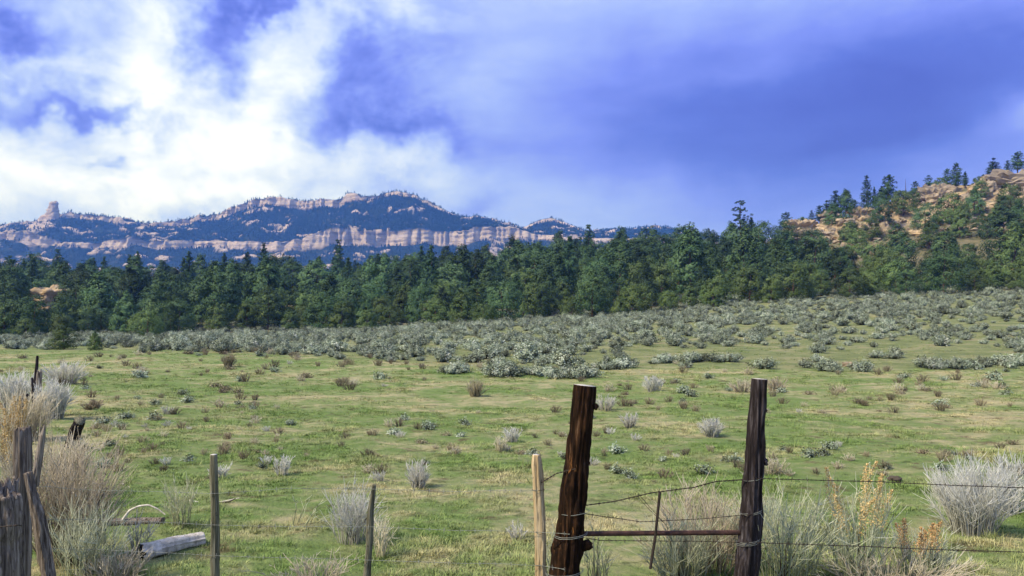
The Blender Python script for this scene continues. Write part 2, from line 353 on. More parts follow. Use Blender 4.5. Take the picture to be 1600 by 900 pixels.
# ------------------------------------------------------------------ ground sheet
def graded(segs):
    out = []
    for a, b_, s in segs:
        n = max(1, int(round((b_ - a) / s))); out.extend(np.linspace(a, b_, n, endpoint=False))
    out.append(segs[-1][1]); return np.array(out)
gx = graded([(0, 10, .13), (10, 30, .4), (30, 70, .7), (70, 190, 1.0), (190, 320, 3.5), (320, 1000, 40), (1000, 4000, 500)])
gx = np.concatenate([-gx[:0:-1], gx])
gy = np.concatenate([graded([(-60, 0, 6), (0, 5, .4)])[:-1], graded([(5, 24, .13), (24, 45, .22), (45, 70, .4), (70, 130, .7), (130, 190, 1.1), (190, 275, .75), (275, 420, 4), (420, 1500, 45), (1500, 3940, 350)])])
GX, GY = np.meshgrid(gx, gy)
GZ = ground_z(GX, GY)
V = np.stack([GX, GY, GZ], -1).reshape(-1, 3)
dzx = np.gradient(GZ, gx, axis=1); dzy = np.gradient(GZ, gy, axis=0); slope = np.hypot(dzx, dzy)
# where meadow gives way to sage flat: a line read off the photograph, in metres
SAGE_LINE = [(0, 546), (200, 547), (400, 552), (560, 562), (700, 573), (830, 580), (980, 578), (1080, 572), (1250, 580), (1320, 584), (1450, 580), (1600, 574)]
def sage_frac(x, y, z):
    yy = np.maximum(y, 1.0); px, py = proj(x, yy, z)
    line = interp(px, SAGE_LINE)
    return np.where(y < 8, 0.0, sstep(line - py + 5 * vnoise(x / 2.5, y / 2.5), -8, 10))
sage_a = sage_frac(GX, GY, GZ) * (1 - sstep(GY, 400, 600))
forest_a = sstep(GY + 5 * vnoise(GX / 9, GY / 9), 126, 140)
lm = ledge_mask(GX, GY)
rock_a = np.clip(lm * (sstep(slope, 0.42, 0.8) + 0.45 * sstep(fbm(GX / 6, GY / 6, o=4), 0.25, 0.6)), 0, 1)
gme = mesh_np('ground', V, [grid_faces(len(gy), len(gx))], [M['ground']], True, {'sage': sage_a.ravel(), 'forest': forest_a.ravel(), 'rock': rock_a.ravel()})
link('ground', gme, kind='structure', label='grassy meadow rising through a sage flat to a wooded rocky ridge')

# ------------------------------------------------------------------ the far mesa: slopes, two cliff bands, a plateau
SKYL = [(-500, 372), (-300, 366), (-120, 360), (0, 352), (20, 349), (45, 348), (66, 345), (92, 336), (110, 334), (140, 336), (165, 339), (190, 339), (196, 345), (205, 347), (220, 349), (235, 350), (250, 348), (262, 345), (275, 346), (300, 341), (312, 338), (320, 340), (330, 336), (345, 334),
        (360, 326), (372, 322), (385, 317), (400, 311), (412, 312), (420, 308), (440, 307), (455, 311), (462, 311), (480, 314), (492, 313), (500, 310), (512, 311), (520, 313), (535, 310), (542, 303), (548, 301), (557, 302), (563, 306), (590, 306), (605, 302), (620, 299), (635, 301), (650, 305), (658, 313),
        (670, 319), (690, 327), (715, 337), (735, 343), (742, 340), (755, 339), (770, 341), (785, 346), (800, 350), (815, 356), (823, 354), (835, 347), (850, 342), (862, 341), (880, 347), (895, 353), (915, 361), (930, 362), (960, 360), (985, 358), (1005, 355), (1040, 356), (1070, 364), (1150, 372), (1300, 380), (1700, 385), (2300, 388)]
C2T = [(-500, 6), (60, 6), (92, 8), (190, 9), (200, 5), (260, 7), (300, 9), (360, 10), (385, 13), (440, 15), (500, 13), (548, 15), (565, 7), (600, 6), (660, 5), (700, 2), (740, 3), (800, 6), (830, 3), (862, 7), (890, 5), (930, 2), (2300, 2)]     # depth of the rim cliff
C1T = [(-500, 372), (0, 362), (50, 366), (90, 378), (150, 380), (205, 373), (230, 377), (270, 377), (330, 377), (400, 377), (440, 377), (470, 372), (490, 364), (510, 359), (540, 358), (570, 360), (600, 362), (650, 361), (700, 361), (740, 357), (770, 354), (800, 353), (812, 357), (830, 364), (900, 372), (1000, 372), (2300, 395)]
C1H = [(-500, 8), (0, 11), (60, 14), (95, 6), (150, 7), (205, 15), (232, 9), (260, 12), (330, 11), (400, 12), (460, 14), (490, 21), (530, 26), (600, 24), (650, 22), (700, 21), (760, 22), (800, 22), (815, 14), (840, 6), (900, 5), (2300, 4)]
mx_ = np.concatenate([np.linspace(-3000, -1560, 120, endpoint=False), np.linspace(-1560, 560, 900, endpoint=False), np.linspace(560, 3900, 160)])
def mesa_lookup(tab, X, Y): return interp(800 + F * X / Y, tab)
off = 34 * fbm(mx_ / 170, 3.3, o=4) + 7 * fbm(mx_ / 26, 8.1, o=3)
off2 = 26 * fbm(mx_ / 140, 13.3, o=4) + 6 * fbm(mx_ / 22, 5.7, o=3)
Y2 = 2090 + off; Y3 = Y2 + 10; Y4 = 2340 + off2; Y5 = Y4 + 9
def Zp(py, Y): return CZ + (HOR - py) / F * Y
z3 = Zp(mesa_lookup(C1T, mx_, Y3), Y3); z2 = Zp(mesa_lookup(C1T, mx_, Y2) + mesa_lookup(C1H, mx_, Y2), Y2)
z5 = Zp(mesa_lookup(SKYL, mx_, Y5), Y5); z4 = z5 - mesa_lookup(C2T, mx_, Y4) / F * Y4
z4 = np.maximum(z4, z3 + 4); z5 = np.maximum(z5, z4 + 1)
stations = [(np.full_like(mx_, 1480), np.full_like(mx_, -16)), (np.full_like(mx_, 1800) + off * .5, z2 * 0.52), (Y2, z2), (Y3, z3), (Y4, z4), (Y5, z5), (Y5 + 90, z5 - 7), (Y5 + 500, z5 * .62), (np.full_like(mx_, 3900), z5 * 0 - 16)]
rows = [10, 40, 16, 46, 12, 8, 8, 6]
PY, PZ, KIND = [], [], []
for i, nrow in enumerate(rows):
    (ya, za), (yb, zb_) = stations[i], stations[i + 1]
    for k in range(nrow):
        tt = k / nrow; PY.append(ya + (yb - ya) * tt)
        zt = tt ** 1.25 if i in (1, 3) else tt
        PZ.append(za + (zb_ - za) * zt); KIND.append(np.full_like(mx_, 1.0 if i in (2, 4) else 0.0))
PY.append(stations[-1][0]); PZ.append(stations[-1][1]); KIND.append(np.zeros_like(mx_))
PY, PZ, KIND = map(np.array, (PY, PZ, KIND)); PX = np.broadcast_to(mx_, PY.shape).copy()
slope_m = 1 - KIND
mid = sstep(PY, 1550, 1750) * (1 - sstep(PY, 2440, 2600))
PZ = PZ + slope_m * mid * (6.5 * fbm(PX / 60, PY / 60, o=5, g=.55)) * np.where(PY > 2335, .35, 1)
gul = fbm(PX / 75 + PY / 300, 4.4, o=3); PZ = PZ + slope_m * mid * 7 * gul * np.where(PY > 2300, .2, 1)
PY = PY + KIND * (7 * vnoise(PX / 6, 1.7, PZ / 60) + 3 * vnoise(PZ / 6.5, 3.1, PX / 60) + 11 * vnoise(PX / 17, 2.2, PZ / 45))
PZ[KIND > 0] += 1.5 * vnoise(PX / 9, 0, 0)[KIND > 0]
pxm = 800 + F * PX / PY
knob = fbm(PX / 42, PY / 26, o=5, g=.6)
bare = interp(pxm, [(-500, .15), (0, .30), (60, .32), (100, -.12), (200, -.05), (260, -.08), (380, -.12), (560, -.12), (590, -.02), (640, -.25), (740, -.25), (800, .12), (830, -.1), (1000, -.15)])
low = (PY < 2090) * 0.12
rk_a = np.clip(KIND + slope_m * sstep(knob + bare + low, 0.60, 0.80), 0, 1)
rk_a = np.maximum(rk_a, np.exp(-((pxm - (78 - (HOR - 510 - 0) * 0 - (PY < 2335) * (2335 - PY) * .14)) / 11) ** 2) * (PY > 2050) * (PY < 2360) * .95)   # pale rib under the spire
PZ = PZ + slope_m * mid * 5.0 * sstep(knob + bare * .5, 0.42, 0.7)
mme = mesh_np('mesa', np.stack([PX, PY, PZ], -1).reshape(-1, 3), [grid_faces(len(PY), len(mx_))], [M['mesa']], True, {'rock': rk_a.ravel()})
link('mesa', mme, kind='structure', label='long layered sandstone mesa with pale cliff bands behind the forest')

def rock_body(rng, sx, sy, sz, n=26, nz=18, strata=0.12, rough=0.22, boxy=3.0, freq=1.6):
    """a rounded-box rock with bedding planes; base at z=0"""
    seed = rng.uniform(0, 100)
    th = np.linspace(0, 2 * np.pi, n, endpoint=False); ph = np.linspace(-np.pi / 2, np.pi / 2, nz)
    PH, TH = np.meshgrid(ph, th, indexing='ij')
    d = np.stack([np.cos(PH) * np.cos(TH), np.cos(PH) * np.sin(TH), np.sin(PH)], -1)
    d = d / (np.abs(d) ** boxy).sum(-1, keepdims=True) ** (1 / boxy)
    nn = fbm(d[..., 0] * freq + seed, d[..., 1] * freq, d[..., 2] * freq, o=4, g=.6)
    bed = np.tanh(2.5 * vnoise(d[..., 2] * 5 + seed, 0.5 * nn + seed))
    d = d * (1 + rough * nn)[..., None]; d[..., :2] *= (1 + strata * bed)[..., None]
    P = d * np.array([sx, sy, sz]) * .5; P[..., 2] += sz * .42
    return P.reshape(-1, 3), grid_faces(nz, n, True)
# the spire at the left end of the rim, with a heap of blocks at its foot
rg = np.random.default_rng(3)
sp = at(83, 345, 2335)
parts = []
for (dx, dz, sx, sz) in ((-6, -40, 76, 50), (-9, -22, 46, 44), (-1, -8, 30, 44), (1.0, 14, 25, 44)):
    v, f = rock_body(rg, sx, sx * 1.0, sz, 30, 22, .12, .16, 3.5); parts.append((v + np.array([dx, 0, dz]), [f], 1.0))
v, fs, a = join(parts)
link('rock_spire', mesh_np('rock_spire', v, fs, [M['mesa']], True, {'rock': a}), loc=(float(sp[0]), 2335, float(sp[2])), label='lone square-topped rock spire at the left end of the mesa rim', cat='rock spire')

# ------------------------------------------------------------------ scatter of uncountable things
PROTO = bpy.data.collections.new('prototypes')       # not linked: only the sources of scattered stuff
def proto_obj(name, me):
    o = bpy.data.objects.new(name, me); PROTO.objects.link(o); return o
def scatter(name, pts, rots, scl, idx, protos, label, kind='stuff'):
    me = bpy.data.meshes.new(name); pts = np.asarray(pts, np.float32); n = len(pts)
    me.vertices.add(n); me.vertices.foreach_set('co', pts.ravel())
    at_ = me.attributes.new('rot', 'FLOAT_VECTOR', 'POINT'); at_.data.foreach_set('vector', np.asarray(rots, np.float32).ravel())
    scl = np.asarray(scl, np.float32); scl = np.repeat(scl[:, None], 3, 1) if scl.ndim == 1 else scl
    at_ = me.attributes.new('scl', 'FLOAT_VECTOR', 'POINT'); at_.data.foreach_set('vector', scl.ravel())
    at_ = me.attributes.new('idx', 'INT', 'POINT'); at_.data.foreach_set('value', np.asarray(idx, np.int32))
    o = link(name, me, kind=kind, label=label)
    g = bpy.data.node_groups.new(name + '_scatter', 'GeometryNodeTree')
    g.interface.new_socket('Geometry', in_out='INPUT', socket_type='NodeSocketGeometry'); g.interface.new_socket('Geometry', in_out='OUTPUT', socket_type='NodeSocketGeometry')
    gi = g.nodes.new('NodeGroupInput'); go = g.nodes.new('NodeGroupOutput')
    jn = g.nodes.new('GeometryNodeJoinGeometry')
    def named(nm, typ):
        a = g.nodes.new('GeometryNodeInputNamedAttribute'); a.data_type = typ; a.inputs['Name'].default_value = nm; return a.outputs['Attribute']
    for k, p in enumerate(protos):
        ip = g.nodes.new('GeometryNodeInstanceOnPoints'); oi = g.nodes.new('GeometryNodeObjectInfo'); oi.inputs['Object'].default_value = p; oi.inputs['As Instance'].default_value = True
        cmp = g.nodes.new('FunctionNodeCompare'); cmp.data_type = 'INT'; cmp.operation = 'EQUAL'
        ii = [s for s in cmp.inputs if s.type == 'INT']; g.links.new(named('idx', 'INT'), ii[0]); ii[1].default_value = k
        g.links.new(gi.outputs[0], ip.inputs['Points']); g.links.new(cmp.outputs[0], ip.inputs['Selection'])
        g.links.new(oi.outputs['Geometry'], ip.inputs['Instance'])
        g.links.new(named('rot', 'FLOAT_VECTOR'), ip.inputs['Rotation']); g.links.new(named('scl', 'FLOAT_VECTOR'), ip.inputs['Scale'])
        g.links.new(ip.outputs[0], jn.inputs[0])
    g.links.new(jn.outputs[0], go.inputs[0])
    md = o.modifiers.new('scatter', 'NODES'); md.node_group = g
    return o
def zrot(rng, n, tilt=0.0):
    return np.stack([rng.normal(0, tilt, n), rng.normal(0, tilt, n), rng.uniform(0, 6.283, n)], -1)

# ------------------------------------------------------------------ trees
def trunk_mesh(name, rng, h, r0, limbs=6, bare=0.25, lean=0.03, L=0.28):
    k = 9; tt = np.linspace(0, 1, k); ph = rng.uniform(0, 6.28)
    ax = np.stack([lean * h * np.sin(tt * 3 + ph) * tt, lean * h * np.cos(tt * 2.3 + ph) * tt, tt * h - 0.25 * (1 - tt)], -1)
    ax[0, 2] = -0.35
    v, f = tubes(ax[None], (r0 * (1 - 0.93 * tt) + 0.01)[None], 7)
    parts = [(v, [f], 0.5)]
    if limbs:
        P, Q = [], []
        for i in range(limbs):
            t0 = rng.uniform(bare, 0.85); p0 = np.array([np.interp(t0, tt, ax[:, j]) for j in range(3)])
            a = rng.uniform(0, 6.28); ln = h * L * (1.05 - t0) * rng.uniform(.7, 1.2); u = np.linspace(0, 1, 5)
            d = np.array([np.cos(a), np.sin(a), rng.uniform(.15, .6)])
            P.append(p0 + d * ln * u[:, None] + np.array([0, 0, .12 * ln]) * (u ** 2)[:, None]); Q.append(r0 * .38 * (1 - t0) * (1 - .85 * u) + .012)
        v, f = tubes(np.array(P), np.array(Q), 4); parts.append((v, [f], 0.5))
    v, fs, a = join(parts)
    return mesh_np(name, v, fs, [M['tree_bark']], True, {'tint': a}), ax
def clumps_to_mesh(name, rng, C, rad, per, size, mat, squash=0.7, outward=None, asp=0.55):
    """every clump is a puff of leaf-sized faces with its own tint"""
    n = len(C); per_i = per; tint = np.clip(rng.normal(0.45, 0.26, n), 0, 1)
    off_ = rng.normal(size=(n, per_i, 3)); off_ = off_ / np.linalg.norm(off_, axis=-1, keepdims=True) * rng.uniform(.25, 1, (n, per_i, 1)) ** .6
    off_[..., 2] *= squash
    P = C[:, None, :] + off_ * rad[:, None, None]
    mid_ = np.array([0, 0, (C[:, 2].min() * .6 + C[:, 2].max() * .4)]); cen = unit((C - mid_) * np.array([1, 1, .7]))
    nn = unit(off_ * .8 + cen[:, None] * .9 + np.array([0, 0, .35]))
    v, f = quads(P.reshape(-1, 3), size, rng, 0.68, asp, nn.reshape(-1, 3))
    tn = np.repeat(np.clip(np.repeat(tint, per_i) + rng.normal(0, .1, n * per_i), 0, 1), 4)
    return mesh_np(name, v, [f], [mat], False, {'tint': tn})
def bushy_crown(name, rng, h, w, mat, shape, n=150, per=30, size=.15, base=.04):
    """pinyon and juniper: foliage from near the ground, lobed outline"""
    seed = rng.uniform(0, 50)
    t_ = rng.uniform(base, 1, n) ** 0.9; a = rng.uniform(0, 6.283, n)
    if shape == 'cone': prof = (1 - t_) ** .75 * (0.55 + .45 * sstep(t_, 0, .18)) + .05
    elif shape == 'egg': prof = np.sqrt(np.clip(1 - ((t_ - .38) / .63) ** 2, 0.01, 1))
    else: prof = np.sqrt(np.clip(1 - ((t_ - .42) / .60) ** 2, 0.01, 1)) ** .8
    lob = 1 + .38 * fbm(np.cos(a) * 1.5 + seed, np.sin(a) * 1.5, t_ * 3.0, o=3)
    r = w * .5 * prof * lob * rng.uniform(.45, 1, n) ** .5
    C = np.stack([r * np.cos(a), r * np.sin(a), t_ * h * (1 + .05 * rng.normal(size=n))], -1)
    rad = (0.075 * h + .10 * w) * rng.uniform(.5, 1.0, n) * (0.55 + .45 * prof)
    return clumps_to_mesh(name, rng, C, rad, per, size, mat, .75)
def tiered_crown(name, rng, h, w, mat, bare=.2, tiers=13, per_tier=6, per=26, size=.16, droop=-.05, top=.7, gap=0.0, r_c=.5, squash=.45):
    """ponderosa and fir: whorls of boughs round a straight stem"""
    C, rad = [], []
    for k in range(tiers):
        t0 = bare + (1 - bare) * (k + rng.uniform(-.3, .3)) / tiers; u = (t0 - bare) / (1 - bare)
        if rng.random() < gap: continue
        L_ = w * .5 * np.clip((1 - u) ** top * (0.6 + .4 * sstep(u, 0, .2)), .06, 1)
        m_ = max(3, int(per_tier * (1 - .35 * u))); a0 = rng.uniform(0, 6.28)
        for j in range(m_):
            a = a0 + 6.283 * j / m_ + rng.normal(0, .25); Lb = L_ * rng.uniform(.6, 1.15)
            for q in np.arange(0.35, 1.01, .32):
                C.append([np.cos(a) * Lb * q, np.sin(a) * Lb * q, h * t0 + droop * Lb * q + .10 * Lb * q * q + rng.normal(0, .022 * h)]); rad.append(max(.22, r_c * (0.35 + .65 * (1 - u)) * rng.uniform(.7, 1.2)))
    C.append([0, 0, h * .97]); rad.append(.25); C.append([0, 0, h * .92]); rad.append(.35)
    return clumps_to_mesh(name, rng, np.array(C), np.array(rad), per, size, mat, squash)
TREES = {}
rt = np.random.default_rng(21)
for i in range(6):
    h, w = 7.2 + rt.uniform(-.6, .6), 6.0 + rt.uniform(-.8, .9)
    TREES.setdefault('pinyon', []).append((bushy_crown('pinyon_crown', rt, h, w, M['pinyon_needles'], ('cone', 'egg', 'cone', 'egg', 'egg', 'cone')[i], 130, 52, .14), trunk_mesh('pinyon_trunk', rt, h * .9, .17, 7)[0], h, w))
for i in range(5):
    h, w = 5.0 + rt.uniform(-.5, .5), 4.8 + rt.uniform(-.5, .6)
    TREES.setdefault('juniper', []).append((bushy_crown('juniper_crown', rt, h, w, M['juniper_needles'], ('egg', 'round', 'egg', 'cone', 'round')[i], 115, 52, .12, .02), trunk_mesh('juniper_trunk', rt, h * .85, .2, 9, .1)[0], h, w))
for i in range(5):
    h, w = 13 + rt.uniform(-1, 1), 5.6 + rt.uniform(-.8, .6)
    TREES.setdefault('pine', []).append((tiered_crown('pine_crown', rt, h, w, M['pine_needles'], .16 + .1 * (i % 3), 16, 6, 34, .15, -.06, .66, .05, .78, .75), trunk_mesh('pine_trunk', rt, h * .97, .22, 0, lean=.01)[0], h, w))
for i in range(4):
    h, w = 9 + rt.uniform(-1, 1), 5.4 + rt.uniform(-.6, .6)
    TREES.setdefault('ridge_pine', []).append((tiered_crown('ridge_pine_crown', rt, h, w, M['pine_needles'], .2, 11, 6, 38, .14, .02, .5, .10, .72, .7), trunk_mesh('ridge_pine_trunk', rt, h * .97, .2, 6, .2, lean=.015)[0], h, w))
h = 10.0
TREES['lone_pine'] = [(tiered_crown('lone_pine_crown', np.random.default_rng(5), h, 4.8, M['pine_needles'], .16, 11, 5, 48, .12, .0, .30, .06, .58, .6), trunk_mesh('lone_pine_trunk', np.random.default_rng(6), h * .98, .17, 14, .15, lean=.008, L=.22)[0], h, 4.6)]
def place_tree(kind, var, loc, rz, s, name, label, group=None):
    cr, tr, h, w = TREES[kind][var % len(TREES[kind])]
    o = root(name, loc, label, 'tree', group, rz, s)
    link('trunk', tr, o); link('crown', cr, o)
    return o

# positions in the wood: even spacing, smaller and rounder trees along the sage edge, taller pines behind
rf = np.random.default_rng(33)
def poisson(rng, x0, x1, y0, y1, dist, n):
    cand = np.stack([rng.uniform(x0, x1, n), rng.uniform(y0, y1, n)], -1); cell = {}; out = []
    for p in cand:
        d = dist(p[0], p[1])
        if d <= 0: continue
        c_ = (int(p[0] // 8), int(p[1] // 8)); ok = True
        for i in range(-1, 2):
            for j in range(-1, 2):
                for q, dq in cell.get((c_[0] + i, c_[1] + j), ()):
                    if (q[0] - p[0]) ** 2 + (q[1] - p[1]) ** 2 < (.5 * (d + dq)) ** 2: ok = False; break
                if not ok: break
            if not ok: break
        if ok: cell.setdefault(c_, []).append((p, d)); out.append(p)
    return np.array(out)
EDGE = [(0, 528), (90, 528), (160, 520), (230, 532), (330, 520), (480, 517), (560, 520), (640, 508), (740, 508), (820, 500), (900, 496), (980, 494), (1060, 484), (1140, 478), (1200, 473), (1290, 468), (1400, 462), (1500, 458), (1600, 455)]
def tree_dist(x, y):
    z = float(ground_z(x, y)); px, py = proj(x, y, z)
    if py > interp(px, EDGE): return 0
    if x > 78:                                        # open rocky ground on the upper right
        if y > 250: return 0
        if y > 176: return 8.5 if y < 216 and vnoise(x / 14, y / 14) > -.3 else 0
    if px < 108 and px > 48 and 146 < y < 184: return 0    # the clearing round the dome of bare rock
    if 1110 < px < 1205 and y > 220: return 0
    if interp(px, EDGE) - py < 6: return 3.6
    if y > 272: return 7.0
    return 5.6 + .006 * (y - 130)
P = poisson(rf, -235, 240, 112, 300, tree_dist, 16000)
P = P[np.argsort(P[:, 1])]
forest = []
for x, y in P:
    z = float(ground_z(x, y)); u = (y - 125) / 140; r_ = rf.random()
    px, py = proj(x, y, z); edge = interp(px, EDGE) - py
    if edge < 7: k, s = ('juniper', rf.uniform(.45, .95)) if r_ < .7 else ('pinyon', rf.uniform(.45, .85))
    elif edge < 20: k, s = ('juniper', rf.uniform(.6, 1.1)) if r_ < .35 else ('pinyon', rf.uniform(.65, 1.15))
    else:
        pine_p = (.22 if x < 20 else .12) * (1 if x < 70 else .2)
        if y > 215 and px > 850: pine_p *= .25
        k, s = ('pine', rf.uniform(.55, .88)) if r_ < pine_p else (('juniper', rf.uniform(.8, 1.2)) if r_ > .86 else ('pinyon', rf.uniform(.75, 1.3)))
    if k == 'pine' and 1080 < px < 1290 and y > 195: k, s = 'pinyon', .8
    if x > 70 and k == 'pinyon' and r_ < .55: k, s = 'juniper', s * 1.2
    if x > 78 and y > 176: s *= .72
    s *= rf.choice([.8, 1.0, 1.15], p=[.3, .5, .2])
    forest.append([x, y, z - .08, k, int(rf.integers(0, 30)), rf.uniform(0, 6.28), s * 1.16])
def shown(items, size_of, res=0.5):
    """rough count of the picture area each plant fills, nearest first"""
    Wd, Hd = int(1600 * res), int(900 * res); buf = np.zeros((Hd, Wd), bool); area = np.zeros(len(items))
    order = np.argsort([i[1] for i in items])
    for q in order:
        x, y, z = items[q][:3]; h_, w_ = size_of(items[q])
        px, py = proj(x, y, z); rx = max(.5, F * w_ / y / 2 * .85) * res; hh = max(1., F * h_ / y) * res
        cx, y1, y0 = px * res, py * res, py * res - hh
        xa, xb, ya, yb = int(max(0, cx - rx)), int(min(Wd, cx + rx + 1)), int(max(0, y0)), int(min(Hd, y1 + 1))
        if xa >= xb or ya >= yb: continue
        area[q] = (~buf[ya:yb, xa:xb]).sum(); buf[ya:yb, xa:xb] = True
    return area
def tsize(i):
    cr, tr, h, w = TREES[i[3]][i[4] % len(TREES[i[3]])]; return h * i[6], w * i[6]
ar = shown(forest, tsize)
order = np.argsort(-ar); single = set(order[:290].tolist()); rest = [forest[q] for q in order[290:]]
front = sorted([q for q in single if interp(proj(*forest[q][:3])[0], EDGE) - proj(*forest[q][:3])[1] < 6 and 0 < proj(*forest[q][:3])[0] < 1600], key=lambda q: proj(*forest[q][:3])[0])
ORD = ['first', 'second', 'third', 'fourth', 'fifth', 'sixth', 'seventh', 'eighth', 'ninth', 'tenth', 'eleventh', 'twelfth', 'thirteenth', 'fourteenth', 'fifteenth', 'sixteenth', 'seventeenth', 'eighteenth', 'nineteenth', 'twentieth']
def ordinal(i):
    if i < 20: return ORD[i]
    t_, u = divmod(i + 1, 10); tens = {2: 'twent', 3: 'thirt', 4: 'fort', 5: 'fift', 6: 'sixt', 7: 'sevent'}[t_]
    return tens + 'ieth' if u == 0 else tens + 'y-' + ORD[u - 1]
NAME = {'pinyon': 'pinyon_tree', 'juniper': 'juniper_tree', 'pine': 'tall_pine_tree'}
LOOK = {'pinyon': 'dark pinyon', 'juniper': 'olive juniper', 'pine': 'narrow pine'}
def zone_of(q):
    """a tree's kind, stretch of the wood and row, as one would point it out"""
    x, y, z, k, var, rz, s = forest[q]; px, py = proj(x, y, z)
    big = 'big ' if s > (.95 if k != 'juniper' else 1.0) else 'small '
    if q in front: return (big, k, 'in the front row at the sage edge', 'front row of trees at the sage edge')
    place, lo, hi = (('under the rocky ridge', 128, 235) if x > 62 else ('below the left mesa end', 128, 262) if px < 300 else ('below the mesa saddle', 128, 262) if px < 500 else
                     ('below the pale cliff', 128, 262) if px < 820 else ('left of the lone sparse pine', 128, 262))
    u = (y - lo) / (hi - lo); row = 'lower wood' if u < .33 else 'middle wood' if u < .66 else 'upper wood'
    return (big, k, f'in the {row} {place}', f'{k} trees {place}')
by_zone = {}
for q in sorted(single, key=lambda q: proj(*forest[q][:3])[0]): by_zone.setdefault(zone_of(q)[:3], []).append(q)
for zk, qs in by_zone.items():
    for i, q in enumerate(qs):
        x, y, z, k, var, rz, s = forest[q]; zn = zone_of(q)
        lab = f'{zn[0]}{LOOK[k]} {zn[2]}' + (f', {ordinal(i)} from left' if len(qs) > 1 else '')
        place_tree(k, var, (x, y, z), rz, s, NAME[k], lab, zn[3])
# the trees that hardly show are one mass
pr, pid = [], {}
for k in ('pinyon', 'juniper', 'pine'):
    for j, (cr, tr, h, w) in enumerate(TREES[k]):
        pid[(k, j)] = len(pr); pr.append(proto_obj(k + '_foliage', cr))
scatter('woodland', [i[:3] for i in rest], [(0, 0, i[5]) for i in rest], [i[6] for i in rest], [pid[(i[3], i[4] % len(TREES[i[3]]))] for i in rest], pr, 'dense wood of pinyon, juniper and pine behind the front trees')

# mesa woods
def far_tree(rng):
    n = 26; t_ = rng.uniform(.08, 1, n); a = rng.uniform(0, 6.28, n); r = 2.3 * (1 - t_) ** .7 * rng.uniform(.4, 1, n)
    v, f = quads(np.stack([r * np.cos(a), r * np.sin(a), t_ * 8], -1), 1.0, rng); return mesh_np('far_tree', v, [f], [M['far_needles']], False, {'tint': np.repeat(rng.random(n), 4)})
rm = np.random.default_rng(8); fp = [proto_obj('far_tree', far_tree(rm)) for _ in range(5)]
n = 120000; ri = rm.integers(10, sum(rows[:6]) + 4, n); ci = rm.integers(60, len(mx_) - 100, n); ri2 = ri + 1; fa, fb = rm.random(n), rm.random(n)
def bil(A): return (A[ri, ci] * (1 - fa) + A[ri2, ci] * fa) * (1 - fb) + (A[ri, ci + 1] * (1 - fa) + A[ri2, ci + 1] * fa) * fb
bx_, by_, bz_, bk, br = bil(PX), bil(PY), bil(PZ), bil(KIND), bil(rk_a)
bp = 800 + F * bx_ / by_
dens = interp(bp, [(-400, .35), (0, .4), (70, .35), (100, .7), (250, .6), (400, .8), (560, .95), (740, .95), (800, .5), (850, .95), (1100, 1)])
dens = dens * np.where(by_ < 2085, .55, 1) * np.clip(1.05 + .9 * fbm(bx_ / 55, by_ / 40, o=3), .1, 1.5) * np.clip(1 - .88 * br, .06, 1) * (bk < .3)
dens = dens * interp(by_, [(1700, .5), (2050, .8), (2130, 1), (2335, 1), (2350, .8), (2440, .5)])
keep = (rm.random(n) < dens * .62) & (np.gradient(PZ, axis=0)[ri, ci] < 30)
scatter('mesa_woodland', np.stack([bx_, by_, bz_ - .4], -1)[keep], zrot(rm, keep.sum(), .03), rm.uniform(.5, 1.15, keep.sum()), rm.integers(0, 5, keep.sum()), fp, 'dark woods covering the slopes of the far mesa')
print('forest', len(forest), 'mesa trees', keep.sum())

